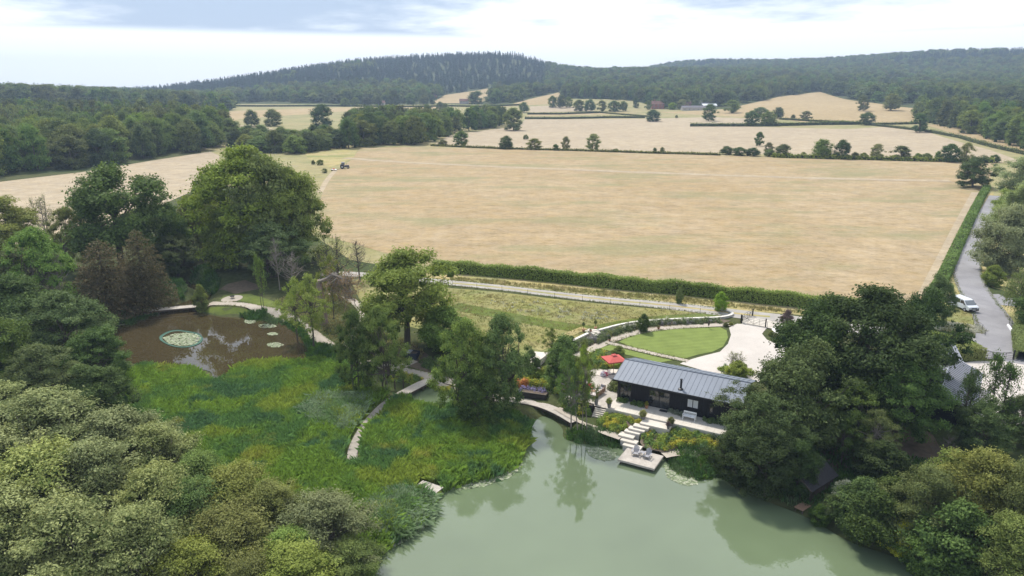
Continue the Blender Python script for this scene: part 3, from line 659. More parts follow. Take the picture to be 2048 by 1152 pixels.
for i, (px, py, top, w) in enumerate([(1105,215,191,20),(1122,216,190,24),(1138,215,194,20),(1158,222,199,26),(1180,223,198,28),(1204,223,201,24),(1228,223,201,28),(1246,222,202,22)]):
    tree(('first','second','third','fourth','fifth','sixth','seventh','eighth')[i]+' rounded tree from the left in the copse row before the farmhouse', px, py, top, w, ('mid_a','mid_b','mid_c')[i%3], 'far', 'copse_tree', 'copse rows left of the farmhouse')
for i, (px, py, top, w, m) in enumerate([(1272,216,193,14,'dark'),(1296,219,201,17,'mid'),(1328,217,185,28,'mid'),(1345,219,205,20,'bright'),(1362,219,199,24,'pale'),(1392,216,198,22,'mid'),(1408,213,196,26,'mid'),(1425,212,196,22,'mid')]):
    tree(('first','second','third','fourth','fifth','sixth','seventh','eighth')[i]+' tree from the left among the farmhouse and barns', px, py, top, w, ('mid_a','mid_c','mid_b')[i%3], m, 'farm_tree', 'trees round the distant farm')
for i, (px, py, top, w) in enumerate([(690,213,196,22),(710,212,195,20),(735,212,193,24),(756,211,190,20),(790,212,180,30),(822,209,186,24),(848,209,190,24),(865,209,192,16),(880,218,203,18),(890,220,206,14)]):
    tree(('first','second','third','fourth','fifth','sixth','seventh','eighth','ninth','tenth')[i]+' tree from the left along the lane below the conifer hill', px, py, top, w, ('mid_b','mid_c','mid_a')[i%3], 'far', 'lane_tree', 'trees along the lane below the hill')

# ------------------------------------------------------------------ woods: near rows tree by tree, the far mass as stuff
def scatter(P, step, rng, n=None):
    m = P.min(0); M = P.max(0); nx = int((M[0]-m[0])/step)+1; ny = int((M[1]-m[1])/step)+1
    gx, gy = np.meshgrid(np.arange(nx), np.arange(ny)); q = np.stack([m[0]+(gx+.5*(gy%2))*step, m[1]+gy*step], -1).reshape(-1, 2)+rng.uniform(-.38, .38, (nx*ny, 2))*step
    return q[inside(P, q[:,0], q[:,1])]
WNAME = {'left': 'wood above left stubble field', 'mid': 'wood at hay field corner', 'low': 'low belt behind the tractor', 'strip': 'wood strip by lone oak', 'right': 'large right wood', 'upper': 'wood above the farmhouse'}
rng = np.random.default_rng(5)
WOODS = {
 'left': (GP([(-260,400),(-120,380),(0,357),(160,338),(300,317),(400,301),(452,294),(470,282),(450,266),(380,256),(300,246),(0,244),(-260,250)]), 11.0, 'broadleaf tree in the dark wood above the left stubble field', 'trees of the left wood', 19),
 'mid': (GP([(690,300),(770,292),(855,291),(868,282),(905,270),(925,262),(900,252),(800,250),(700,258)]), 10.5, '', 'trees of the middle wood', 17),
 'low': (GP([(455,304),(600,308),(690,299),(690,284),(600,290),(470,290)]), 9.0, '', 'low trees left of the middle wood', 11),
 'strip': (GP([(948,262),(1000,253),(1012,247),(985,243),(935,250)]), 9.0, 'tree in the narrow strip of wood beside the lone round oak', 'trees of the narrow strip', 17),
 'right': (GP([(1845,250),(1869,249),(1905,259),(1956,271),(2030,290),(2120,318),(2200,300),(2120,262),(2000,243),(1900,232),(1830,224)]), 10.5, 'broadleaf tree at the front of the large wood on the right', 'trees of the right wood', 18),
 'upper': (GP([(1121,197),(1210,199),(1305,203),(1348,214),(1417,206),(1522,197),(1591,187),(1640,183),(1640,178),(1500,186),(1300,194),(1130,188)]), 10.0, 'tree in the front of the dark wood above the farmhouse', 'trees of the wood above the farm', 17)}
WALL = []
spots = []
for k, (P, st, lab, grp, hh) in WOODS.items():
    q = scatter(P, st, rng)
    WALL.append(P)
    for x, y in q: spots.append((math.hypot(x, y), x, y, k))
# front rows: those nearest their wood's open side
rest = []
byk = {k: [s for s in spots if s[3] == k] for k in WOODS}
LIM = {'left': 130, 'mid': 60, 'low': 60, 'strip': 12, 'right': 70, 'upper': 40}
for k, S in byk.items():
    P, st, lab, grp, hh = WOODS[k]; S.sort()
    vis = [s for s in S if abs(s[1])/s[2] < .80]; out = [s for s in S if abs(s[1])/s[2] >= .80]
    Z = hgt(np.array([s[1] for s in S]), np.array([s[2] for s in S])); zd = {s: z for s, z in zip(S, Z)}
    for i, s in enumerate(vis[:LIM[k]]):
        key = ('mid_a','mid_b','mid_c')[rng.integers(3)]; m = rng.choice(['far','dark','mid','far','oak','olive','mid'])
        h = hh*rng.uniform(.75, 1.15); wd_ = st*rng.uniform(1.1, 1.75); pu = CX+FPX*s[1]/s[2]
        xs_ = sorted(CX+FPX*v_[1]/v_[2] for v_ in vis[:LIM[k]]); place = ('left part','middle','right part')[int(np.searchsorted(xs_, pu)*3/(len(xs_)+1))]; row = 'front row' if i < LIM[k]*.34 else ('second row' if i < LIM[k]*.67 else 'back rows')
        look = {'far':'plain green','dark':'dark green','mid':'mid green','oak':'fresh green','olive':'olive brown'}[str(m)]; size = 'tall' if h > hh*.98 else ('broad' if wd_ > st*1.45 else 'small')
        plant(key, m, (s[1], s[2], zd[s]-.3), wd_, h, rng.uniform(0, 6.28), 'wood_tree', f'{size} {look} tree, {row}, {place} of the {WNAME[k]}', grp)
    rest += [(s[1], s[2], zd[s], hh) for s in vis[LIM[k]:]+out]

# far hills
R1 = np.random.default_rng(8); N = 90000
dd = np.sqrt(R1.uniform(950**2, 3250**2, N)); aa = R1.uniform(-.80, .80, N); fx, fy = dd*np.sin(aa), dd*np.cos(aa)
keep = np.ones(N, bool)
for P in FIELDS[1:]:
    d = sdist(P, fx, fy); keep &= d < -7
for P in WALL: keep &= ~inside(P, fx, fy)
OPEN = [GP([(440,240),(470,205),(700,208),(880,206),(985,208),(1060,204),(1130,200),(1280,203),(1340,218),(1480,216),(1560,195),(1640,186),(1800,216),(1890,240),(1960,262),(2060,300),(2060,380),(300,380)])]
for P in OPEN: keep &= ~inside(P, fx, fy)
fx, fy, dd, aa = fx[keep], fy[keep], dd[keep], aa[keep]; fz = hgt(fx, fy)
# keep what the land does not hide from the valley
el = np.arctan2(fz+20-CAMZ, dd); bins = ((aa+.85)/1.7*340).astype(int); ord_ = np.argsort(dd); seen = np.zeros(len(dd), bool)
prof = np.full(341, -1.0); rr = np.geomspace(300, 3300, 260); az = np.linspace(-.85, .85, 341)
HH = hgt(rr[None]*np.sin(az)[:,None], rr[None]*np.cos(az)[:,None]); EL = np.maximum.accumulate(np.arctan2(HH-CAMZ, rr[None]), 1)
ri = np.clip(np.searchsorted(rr, dd)-2, 0, 259); seen = el > EL[bins, ri]-.004
thin = R1.uniform(size=len(dd)) < np.clip(1.25-dd/4200, .4, 1)*.40
s = seen & thin; fx, fy, fz, dd, aa = fx[s], fy[s], fz[s], dd[s], aa[s]
pxx = CX+FPX*np.tan(aa)*1.0
nz = np.sin(fx*.006+1.3)*np.cos(fy*.007)+.4*np.sin(fx*.021)*np.sin(fy*.017+2)
con = ((pxx > 240) & (pxx < 1090) & (dd > 1480-(pxx-300)*.06+140*nz) & (nz > -.95)) | ((pxx > 1690) & (dd > 2150) & (nz > -.1)) | ((pxx > 1270) & (pxx < 1460) & (dd > 2450) & (nz > -.3)) | ((pxx < 330) & (dd > 1150) & (nz > .15))
bl = ~con
def gn_forest(name, proto_obj, X, Y, Z, sx, sz, rot, label, cat):
    me = bpy.data.meshes.new(name); n = len(X); me.vertices.add(n); me.vertices.foreach_set('co', np.stack([X, Y, Z], -1).astype(np.float32).ravel())
    a = me.attributes.new('size', 'FLOAT_VECTOR', 'POINT'); a.data.foreach_set('vector', np.stack([sx, sx, sz], -1).astype(np.float32).ravel())
    a = me.attributes.new('turn', 'FLOAT_VECTOR', 'POINT'); a.data.foreach_set('vector', np.stack([0*rot, 0*rot, rot], -1).astype(np.float32).ravel())
    o = link(name, me); tag(o, label, cat, None, 'stuff')
    g = bpy.data.node_groups.new(name, 'GeometryNodeTree'); g.interface.new_socket('Geometry', in_out='INPUT', socket_type='NodeSocketGeometry'); g.interface.new_socket('Geometry', in_out='OUTPUT', socket_type='NodeSocketGeometry')
    gi = g.nodes.new('NodeGroupInput'); go = g.nodes.new('NodeGroupOutput'); ip = g.nodes.new('GeometryNodeInstanceOnPoints'); oi = g.nodes.new('GeometryNodeObjectInfo')
    oi.inputs['Object'].default_value = proto_obj; oi.transform_space = 'ORIGINAL'; oi.inputs['As Instance'].default_value = True
    s1 = g.nodes.new('GeometryNodeInputNamedAttribute'); s1.data_type = 'FLOAT_VECTOR'; s1.inputs['Name'].default_value = 'size'
    s2 = g.nodes.new('GeometryNodeInputNamedAttribute'); s2.data_type = 'FLOAT_VECTOR'; s2.inputs['Name'].default_value = 'turn'
    e2 = g.nodes.new('FunctionNodeEulerToRotation'); L = g.links.new; L(s2.outputs['Attribute'], e2.inputs[0])
    L(gi.outputs[0], ip.inputs['Points']); L(oi.outputs['Geometry'], ip.inputs['Instance']); L(s1.outputs['Attribute'], ip.inputs['Scale']); L(e2.outputs[0], ip.inputs['Rotation']); L(ip.outputs[0], go.inputs[0])
    o.modifiers.new('forest', 'NODES').node_group = g; return o
# real trees of the wood lend their crowns to the far mass
fa = tree('broad tree on the skyline between the two hills', 1228, 152, 132, 22, 'far_a', 'far', 'skyline_tree'); fb = tree('rounded tree on the skyline left of the right hill', 1250, 152, 134, 20, 'far_b', 'far', 'skyline_tree')
fc = plant('far_con', 'con', tuple(G(1005, 122)), 9, 21, 0, 'conifer_tree', 'tall conifer at the top of the left hill', None)
def crown_of(r): return [c for c in r.children if c.name.startswith('crown')][0]
nb_ = bl.sum(); half = R1.uniform(size=len(fx)) < .5
rx = np.array(rest) if len(rest) else np.zeros((0,4))
for nm, ob, m, lab in (('broadleaf_forest', crown_of(fa), bl & half, 'broadleaf forest covering the distant slopes'), ('broadleaf_forest', crown_of(fb), bl & ~half, 'mixed broadleaf forest between the distant fields')):
    k = m.sum(); X, Y, Z = fx[m], fy[m], fz[m]; hh = R1.uniform(13, 22, k); ww = R1.uniform(14, 27, k)
    e = rx[::2] if ob.parent is fa else rx[1::2]
    X = np.concatenate([X, e[:,0]]); Y = np.concatenate([Y, e[:,1]]); Z = np.concatenate([Z, e[:,2]]); hh = np.concatenate([hh, e[:,3]*R1.uniform(.8,1.15,len(e))]); ww = np.concatenate([ww, R1.uniform(10,15,len(e))])
    gn_forest(nm, ob, X, Y, Z-.5, ww, hh, R1.uniform(0, 6.28, len(X)), lab, 'forest')
k = con.sum(); gn_forest('conifer_forest', crown_of(fc), fx[con], fy[con], fz[con]-.5, R1.uniform(13, 20, k), R1.uniform(14, 23, k), R1.uniform(0, 6.28, k), 'dark conifer forest covering the distant hills', 'forest')
print('FOREST', len(fx), con.sum(), len(rest))

# ------------------------------------------------------------------ field hedges
def hedge_mesh(rng, C, w, h, n, leaf, ztop_var=.15):
    """leaves over the faces of a clipped ridge along C; a solid woody core inside"""
    C = resample(C, .5); L = len(C); d = np.gradient(C, axis=0); d /= np.hypot(d[:,0], d[:,1])[:,None]+1e-9; nr_ = np.stack([-d[:,1], d[:,0]], -1); zb = hgt(C[:,0], C[:,1])
    i = rng.integers(0, L, n); t = rng.uniform(-1, 1, n); side = rng.uniform(size=n); zf = rng.uniform(size=n)
    tops = side < .45; q = np.where(tops, t*.5*w, np.sign(t)*.5*w*(1+.06*rng.normal(size=n))); wob = 1+ztop_var*np.sin(i*.35)*np.cos(i*.13+1)+ztop_var*.5*rng.normal(size=n)
    z = np.where(tops, h*wob, h*zf*np.clip(wob, .8, 1.1)); q = q*(1-.18*(z/h)**2)
    sl_ = d[i]*rng.uniform(-.3, .3, n)[:,None]; P = np.stack([C[i,0]+sl_[:,0]+nr_[i,0]*q, C[i,1]+sl_[:,1]+nr_[i,1]*q, zb[i]+z], -1)+rng.normal(size=(n,3))*np.array([.5*leaf,.5*leaf,.7*leaf])
    nn = unit(np.stack([nr_[i,0]*np.sign(q)*(~tops), nr_[i,1]*np.sign(q)*(~tops), tops*1.+.2], -1)+rng.normal(size=(n,3))*.5)
    V, F = leaf_quads(rng, P, nn, leaf, .6); t1 = np.clip(rng.uniform(size=n)*.7+.3*(np.sin(i*.11)*.5+.5), 0, 1)
    return V, F, t1, C, nr_, zb
def hedge(name, label, C, w, h, n, leaf, mat, seed=0, var=.15):
    rng = np.random.default_rng(seed+100); V, F, t1, C, nr_, zb = hedge_mesh(rng, C, w, h, n, leaf, var)
    root = empty(name, (C[0,0], C[0,1], zb[0]), 0, label, 'hedge'); o0 = np.array([C[0,0], C[0,1], zb[0]])
    link('leaves', mesh_np('leaves', V-o0, F, {'tint': t1}), LM[mat], root)
    A = C+nr_*w*.38; B = C-nr_*w*.38; m = len(C); VV = np.concatenate([np.column_stack([A, zb-.1]), np.column_stack([A*.8+C*.2, zb+h*.84]), np.column_stack([B*.8+C*.2, zb+h*.84]), np.column_stack([B, zb-.1])])-o0
    ii = np.arange(m-1); FF = np.concatenate([np.stack([ii+k*m, ii+1+k*m, ii+1+(k+1)*m, ii+(k+1)*m], -1) for k in range(3)])
    link('woody_core', mesh_np('woody_core', VV, FF), M_core, root); return root
M_core = plain('hedge_wood', (.03,.035,.015), .95, .05, .3, 2)
for lab, pts, w, h, n, m in [
 ('thin hedge along the far side of the hay field, left part', [(862,292),(1000,298),(1150,302),(1300,307),(1440,311)], 1.6, .9, 3600, 'olive'),
 ('thin hedge along the far side of the hay field, right part', [(1545,315),(1700,319),(1850,323),(1985,326)], 2, 1.6, 3200, 'olive'),
 ('green hedge across the middle stubble field', [(1380,253),(1470,253),(1560,252),(1640,250),(1720,249)], 3, 2.8, 2600, 'mid'),
 ('hedge line below the golden upper field on the right', [(1560,239),(1620,243),(1690,246),(1750,250),(1840,248)], 2.5, 2, 1600, 'olive'),
 ('winding hedge from the upper field to the right wood', [(1745,251),(1790,256),(1850,263),(1920,276),(1990,296),(2080,316)], 3, 1.8, 2400, 'olive'),
 ('lower one of two thin hedges behind the lone round oak', [(1050,238),(1130,238),(1220,236),(1290,236)], 3, 2.2, 1500, 'mid'),
 ('upper one of two thin hedges behind the lone round oak', [(1055,229),(1120,229),(1200,226)], 3, 2.2, 1100, 'mid'),
 ('slanting hedge from the copse to the farmhouse oak', [(1200,226),(1250,230),(1300,234)], 2.5, 1.6, 700, 'olive'),
 ('hedge along the lane below the conifer hill', [(470,213),(600,213),(760,214),(900,213),(960,214),(1040,211)], 3, 2.6, 2600, 'mid')]:
    hedge('field_hedge', lab, GP(pts), w, h, n, .4, m, len(lab))
# ------------------------------------------------------------------ trees round the pond and garden
T = tree
T('huge broad crowned oak towering behind the pond',505,528,290,235,'oak_a','oak','oak_tree')
T('oak filling the middle of the huge oak group',545,532,305,180,'oak_b','oak','oak_tree')
T('tall oak merging with the right flank of the huge oak',592,530,330,150,'oak_b','oak','oak_tree')
T('darker tree tucked under the left of the huge oak',450,538,425,100,'oak_b','mid','tree')
T('green tree filling the foot of the huge oak',548,556,445,150,'alder','mid','tree')
T('leafy tree behind the huge oak against the stubble',420,470,378,90,'oak_b','olive','tree')
T('large dark oak with open crown left of the huge oak',245,545,328,225,'oak_c','dark','oak_tree')
T('dark tree right of the open crowned oak',345,530,402,110,'oak_b','dark','tree')
T('olive tree between the dark oak and the huge oak',390,505,390,90,'alder','olive','tree')
T('dark understorey tree in the shade behind the pond',350,548,470,120,'alder','dark','tree')
T('rusty brown swamp conifer, wider left one of two by the pond',218,628,478,140,'larch','brown','conifer_tree',cat='conifer')
T('rusty brown swamp conifer, taller right one of two by the pond',292,612,458,110,'larch','brown','conifer_tree',cat='conifer')
T('pale half bare tree against the stubble field',95,500,388,75,'twiggy','pale','tree',trunkmat=M_bark_pale)
T('olive brown tree left of the dark open oak',148,540,415,100,'alder','olive','tree')
T('yellowish tree at the left edge above the dark trees',15,520,392,170,'oak_b','olive','tree')
T('grey twiggy tree in front of the left trees',125,640,500,90,'twiggy','mid','tree',trunkmat=M_bark_pale)
T('dark leafy tree at the left edge below the yellowish one',-10,640,470,190,'oak_a','mid','tree')
T('green tree left of the rusty conifers',95,640,455,150,'alder','mid','tree')
T('dark round tree at left edge beside the pond',40,715,545,190,'oak_b','dark','tree')
T('broad green tree on the left bank of the pond',140,735,580,190,'oak_a','mid','tree')
T('dark tree leaning over the left end of the pond',205,770,655,140,'oak_b','dark','tree')
T('deep green tree at left edge below the pond bank',-10,790,610,190,'oak_b','dark','tree')
T('grey green tree with bare sticks below the pond',95,830,690,160,'alder','mid','tree')
T('dark green tree at the lower left of the pond',205,850,730,150,'oak_b','dark','tree')
for i, (px, py, top, w, lab) in enumerate([
 (15,930,765,210,'silvery willow at the left edge, highest of the silver willows'),(120,960,782,220,'silvery willow with broad pale crown below the grey tree'),
 (240,975,820,190,'silvery willow reaching toward the reeds'),(320,985,850,150,'silvery willow nearest the reed bed'),
 (-10,1060,860,230,'silvery willow at left edge under two others'),(105,1090,890,240,'large silvery willow in the middle of the lower left'),
 (225,1080,880,210,'silvery willow with a bright pale top beside the reeds'),(330,1110,930,180,'silvery willow beside the olive shrubs'),
 (20,1200,985,250,'silvery willow in the bottom left corner'),(160,1210,1000,240,'silvery willow at the bottom edge left of the bright sprig'),
 (300,1205,1010,210,'silvery willow at the bottom edge beside the light sallow')]):
    T(lab, px, py, top, w*1.18, ('sallow','sallow_b')[i%2], 'silver', 'willow_tree', trunkmat=M_bark_pale)
for i, (px, py, top, w, m, lab) in enumerate([
 (405,1030,905,140,'mid','dark sallow bush at the edge of the reed bed'),(470,1060,935,170,'olive','olive sallow bush in front of the reeds'),
 (390,1110,960,150,'mid','mid green sallow bush between willows and olive shrubs'),(540,1090,970,150,'olive','olive sallow bush left of the pale shrub'),
 (470,1160,1020,190,'olive','wide olive sallow bush near the bottom edge'),(655,1110,990,170,'pale','pale brownish shrub beside the lake reeds'),
 (590,1160,1060,150,'mid','green shrub with grey twigs near the bottom edge'),(700,1150,1080,110,'mid','dark shrub next to the lake at bottom'),
 (395,1220,1085,170,'olive','olive green sallow top at the bottom edge'),(600,1230,1100,200,'olive','light olive sallow crown at the bottom edge'),
 (170,1250,1130,60,'bright','bright green sprig at the bottom edge'),(500,1240,1120,120,'olive','small olive crown left of the larger light sallow')]):
    T(lab, px, py, top, w*1.22, ('sallow','sallow_b','sallow_b')[i%3], m, 'sallow_bush', cat='bush')
T('light green airy tree with two trunks right of the pond',628,705,548,115,'airy','lime','tree')
T('soft green young tree beside the airy pond tree',595,680,560,80,'airy','bright','tree')
T('slender bare pole tree at the pond path',528,625,505,40,'thin','mid','tree')
T('bleached dead tree below the huge oak',585,585,500,80,'snag','pale','dead_tree',trunkmat=M_bark_pale)
T('second bleached dead tree against the huge oak',560,580,470,55,'snag','pale','dead_tree',trunkmat=M_bark_pale)
T('brown half dead tree behind the broken trunk',672,600,470,110,'twiggy','pale','tree')
T('bare twiggy tree beside the mown grass above the path',720,560,478,90,'snag','pale','dead_tree')
T('green tree between the broken trunk and the huge oak',668,640,510,60,'airy','olive','tree')
T('round topped oak with a clear dark trunk in the garden meadow',815,692,495,205,'oak_c','oak','oak_tree')
T('dark alder with twin trunks, left one by the boardwalk',715,790,620,90,'alder','dark','alder_tree')
T('dark alder with twin trunks, right one by the boardwalk',765,785,612,105,'alder','mid','alder_tree')
T('bright green small tree behind the alders',890,700,612,110,'bush_a','bright','tree')
T('tall alder on the marsh bank, left of a dense pair',932,835,640,125,'alder','mid','alder_tree')
T('tall alder on the marsh bank, right of a dense pair',1002,822,628,135,'alder','mid','alder_tree')
T('lower dark alder between the dense pair and the reeds',955,850,735,110,'oak_b','dark','alder_tree')
T('slender birch leaning left on the little point',1142,862,705,85,'airy','mid','birch_tree',trunkmat=M_bark_pale, lean=(0,-.10))
T('slender birch with forked trunk on the little point',1156,863,730,70,'airy','mid','birch_tree',trunkmat=M_bark_pale, lean=(0,-.16))
T('tall birch with pale upright trunk on the little point',1164,862,690,55,'airy','bright','birch_tree',trunkmat=M_bark_pale)
T('tall birch leaning right towards the patio',1174,862,685,62,'airy','mid','birch_tree',trunkmat=M_bark_pale, lean=(0,.08))
T('green shrub tree beside the small white terrace',1125,768,672,85,'bush_a','mid','tree')
T('small tree by the retaining wall above the patio',1103,735,655,50,'airy','mid','tree')
# right bank
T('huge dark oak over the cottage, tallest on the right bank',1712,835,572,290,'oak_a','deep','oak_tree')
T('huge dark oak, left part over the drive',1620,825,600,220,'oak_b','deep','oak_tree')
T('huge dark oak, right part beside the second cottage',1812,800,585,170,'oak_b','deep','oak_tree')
T('leafy oak standing in front of the black cottage end',1585,890,690,230,'oak_b','dark','oak_tree')
T('low spreading tree whose branch crosses the cottage roof',1495,895,770,150,'airy','dark','tree')
T('green tree at the water below the cottage end',1515,950,790,180,'alder','dark','tree')
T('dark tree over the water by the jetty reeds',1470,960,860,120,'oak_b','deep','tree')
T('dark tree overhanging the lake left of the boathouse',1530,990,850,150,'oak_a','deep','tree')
T('olive tree in front of the second cottage',1780,880,698,190,'alder','dark','tree')
T('olive tree left of the clearing above the boathouse',1700,890,760,150,'alder','dark','tree')
T('thin grey stemmed tree in the clearing',1745,930,820,110,'airy','olive','tree',trunkmat=M_bark_pale)
T('sparse tree in front of the second cottage roof, left',1915,880,735,100,'thin','dark','tree')
T('sparse tree in front of the second cottage roof, right',1985,880,708,120,'thin','dark','tree')
T('green tree under the second cottage gable',1955,905,800,130,'oak_b','dark','tree')
T('green tree at the right edge below the drive',2035,880,790,120,'oak_b','dark','tree')
T('bare brown brushwood tree in the clearing',1885,935,870,90,'snag','pale','dead_tree')
T('broad green bush at the water right of the boathouse',1718,1062,960,120,'bush_a','dark','bush',cat='bush')
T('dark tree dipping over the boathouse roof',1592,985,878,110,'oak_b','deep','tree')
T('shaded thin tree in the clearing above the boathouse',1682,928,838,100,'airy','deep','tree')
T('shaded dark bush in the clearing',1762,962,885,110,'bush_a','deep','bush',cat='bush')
T('small dark green bush squeezed beside the boathouse roof',1664,1036,992,58,'bush_a','dark','bush',cat='bush')
T('low leafy bush under the boathouse gable',1640,1046,1010,50,'bush_a','deep','bush',cat='bush')
T('grey leaved bush hugging the boathouse wall',1686,1012,962,56,'bush_a','grey','bush',cat='bush')
T('dark bush at water edge right of the boathouse',1740,1085,985,130,'bush_a','deep','bush',cat='bush')
T('yellow leaved bush on the right shore',1800,1100,1040,90,'bush_b','yellow','bush',cat='bush')
T('olive tree on the lower right shore',1850,1090,940,170,'sallow','olive','tree')
T('large olive tree at the right edge of the lake',1960,1080,905,210,'sallow','olive','tree')
T('olive tree in the bottom right corner',2030,1130,930,170,'sallow','olive','tree')
T('dark green shrub at the bottom right shore',1905,1150,1010,170,'bush_a','dark','bush',cat='bush')
T('green shrub dipping into the water at bottom right',1850,1145,1050,110,'bush_a','dark','bush',cat='bush')
T('bushy shrub in the lower right corner',2000,1200,1030,190,'sallow','olive','bush',cat='bush')
T('dark holly like bush in the shade of the right bank',1780,1040,960,120,'bush_a','deep','bush',cat='bush')
T('brown shrub in the clearing right side',1890,990,900,90,'bush_b','olive','bush',cat='bush')
# lane side
T('dense green tree beside the lane left of the van',1868,650,550,72,'oak_b','mid','tree')
T('soft grey willow beside the lane, nearest of the row',2008,548,408,128,'sallow_b','willow','willow_tree')
T('soft grey willow further up the lane',2035,480,365,120,'sallow','willow','willow_tree')
T('pale willow at the far end of the lane row',2042,405,312,110,'sallow_b','willow','willow_tree')
T('yellow green willow beside lane, half hidden in the row',2012,455,380,80,'oak_b','bright','willow_tree')
T('drooping willow at the right edge beyond the lane fork',2052,640,535,110,'willow','lime','willow_tree')
T('dark tree at the right edge under the drooping willow',2060,660,580,90,'oak_b','dark','tree')
T('round clipped bush beside the lane',1984,572,531,44,'bush_a','mid','bush',cat='bush')
T('young lime green tree by the curved garden wall',1440,622,584,32,'bush_a','bright','tree')
T('small golden sapling by the farm track',1358,607,575,18,'bush_a','lime','tree')
T('dark upright shrub in the border behind the lawn',1287,663,628,26,'bush_a','dark','shrub',cat='bush')
T('dark purple shrub right of the gate',1573,653,620,30,'bush_a','purple','shrub',cat='bush')
T('spreading golden green shrub in the drive island',1470,748,702,58,'twiggy','lime','shrub',cat='bush')
T('clipped green shrub at the foot of the drive island',1474,752,722,46,'bush_b','lime','shrub',cat='bush')
T('rounded green shrub above the red parasol',1237,715,692,32,'bush_a','mid','shrub',cat='bush')
T('young feathery tree beside the pond bridge',404,622,570,34,'bush_a','mid','tree')
# ------------------------------------------------------------------ roads, paths, lawns
def pavemat(name, c1, c2, scale=.6, rough=.85, joints=None):
    b = NB(name); p = b.pos(); f = b.noise(p, scale, 5, .65); g = b.noise(p, 9, 4, .6)
    c = b.mix(b.mr(f, .3, .7), c1, c2); c = b.hsv(c, .5, 1., b.mr(g, .25, .75, .9, 1.1, False)); return b.done(b.pbr(c, rough, .2, b.bump(g, .2, .02)))
M_road = pavemat('worn_asphalt', (.205,.198,.206), (.265,.257,.262), .25); M_track = pavemat('stony_track', (.29,.27,.245), (.36,.335,.30), .5)
M_resin = pavemat('pale_resin_drive', (.43,.39,.35), (.50,.455,.41), .2); M_path = pavemat('gravel_path', (.34,.295,.24), (.41,.36,.30), .5)
M_stone = pavemat('pale_limestone', (.50,.455,.39), (.58,.53,.46), .8); M_wall = pavemat('rendered_wall', (.42,.395,.355), (.50,.475,.43), 1.2)
M_cope = pavemat('white_coping', (.60,.565,.51), (.66,.625,.57), 1.0); M_soil = pavemat('dark_soil', (.09,.07,.05), (.15,.115,.085), 1.5)
M_timber = pavemat('silvered_timber', (.38,.34,.295), (.48,.435,.38), 1.5); M_tim_dark = pavemat('dark_timber', (.06,.045,.035), (.10,.08,.065), 2.)
b = NB('mown_lawn'); p = b.pos(); w = b.n('ShaderNodeTexWave', wave_type='BANDS', bands_direction='X'); b.l(b.map(p, (1,1,0), (0,0,1.35)), w.inputs['Vector']); w.inputs['Scale'].default_value = .28; w.inputs['Distortion'].default_value = 1.0
f = b.noise(p, .5, 4, .6); c = b.mix(b.mr(w.outputs['Fac'], .35, .65), (.150,.190,.050), (.162,.204,.054)); c = b.hsv(c, .5, 1., b.mr(f, .25, .75, .85, 1.15, False)); c = b.hsv(c, .5, 1, b.mr(b.noise(p, 14, 3), .25, .75, .85, 1.15, False)); M_lawn = b.done(b.pbr(c, .95, .1))
M_green = strawmat('lush_turf', (.10,.13,.03), (.13,.16,.04), (.085,.11,.03), .2, .3, 0, .2)
M_mud = plain('bank_earth', (.13,.10,.07), .95, .1, .25, 1.5)

sheet('meadow', GP([(700,560),(760,556),(905,577),(1100,597),(1300,617),(1432,626),(1452,634),(1400,637),(1330,640),(1280,646),(1180,667),(1128,690),(1085,716),(1000,712),(905,690),(845,660),(760,640),(720,600)]), M_meadow, .03)
ribbon('mown_path', GP([(905,612),(980,626),(1050,640),(1120,652),(1180,660)]), 3.2, M_green, .06)
ribbon('mown_path', GP([(1180,659),(1230,648),(1290,639),(1360,633),(1430,630)]), 1.8, M_green, .06)
ribbon('bare_path', GP([(1075,700),(1120,678),(1170,656)]), 1.4, M_verge, .07)
sheet('verge', GP([(880,540),(1100,558),(1300,574),(1640,607),(1700,618),(1690,640),(1600,630),(1450,618),(1300,604),(1100,584),(905,563),(800,552)]), M_verge, .035)
sheet('verge', GP([(1838,640),(1850,600),(1925,470),(1976,375),(1990,380),(1968,440),(1932,480),(1910,520),(1908,560),(1925,595),(1950,640),(1966,668),(1900,664),(1840,655)]), M_verge, .035)
sheet('verge', GP([(1958,520),(1965,480),(1990,440),(2100,440),(2100,590),(2030,588),(1985,575),(1955,555)]), M_verge, .035)
sheet('verge', GP([(1998,610),(2040,612),(2100,620),(2100,740),(2032,735),(2024,690),(2010,650)]), M_verge, .035)
ribbon('farm_track', GP([(640,548),(720,548),(905,567),(1100,588),(1300,608),(1450,625),(1560,637),(1640,648),(1760,664),(1860,677),(1960,686)]), [2.6,2.8,3.2,3.4,4.0,4.4,4.6], M_track, .07)
ribbon('track_lane', GP([(905,567),(1100,588),(1300,608),(1450,625),(1540,634)]), .7, M_verge, .085, across=2)
ribbon('lane', GP([(1992,392),(1978,420),(1964,450),(1946,485),(1934,520),(1934,552),(1952,590),(1982,630),(1994,660),(1998,690),(2000,722)]), [3.8,4.0,4.2,4.6,5,5.4,6], M_road, .075)
ribbon('lane_fork', GP([(1962,590),(1995,603),(2040,606),(2120,604)]), [7,4.5,5], M_road, .085)
ribbon('lane_mouth', GP([(1900,682),(1950,688),(1995,700)]), [3,4,6], M_road, .095)
sheet('drive', GP([(1458,656),(1474,648),(1548,650),(1532,658),(1524,668),(1534,680),(1556,690),(1600,700),(1640,760),(1560,770),(1500,762),(1440,752),(1360,728),(1372,722),(1400,714),(1440,704),(1456,688),(1462,670)]), M_resin, .05)
sheet('drive', GP([(1890,730),(1960,722),(2030,724),(2100,735),(2120,850),(1990,850),(1900,830)]), M_resin, .05)
ribbon('paving_strip', GP([(1486,641),(1520,646),(1556,653)]), 3.4, M_stone, .10)
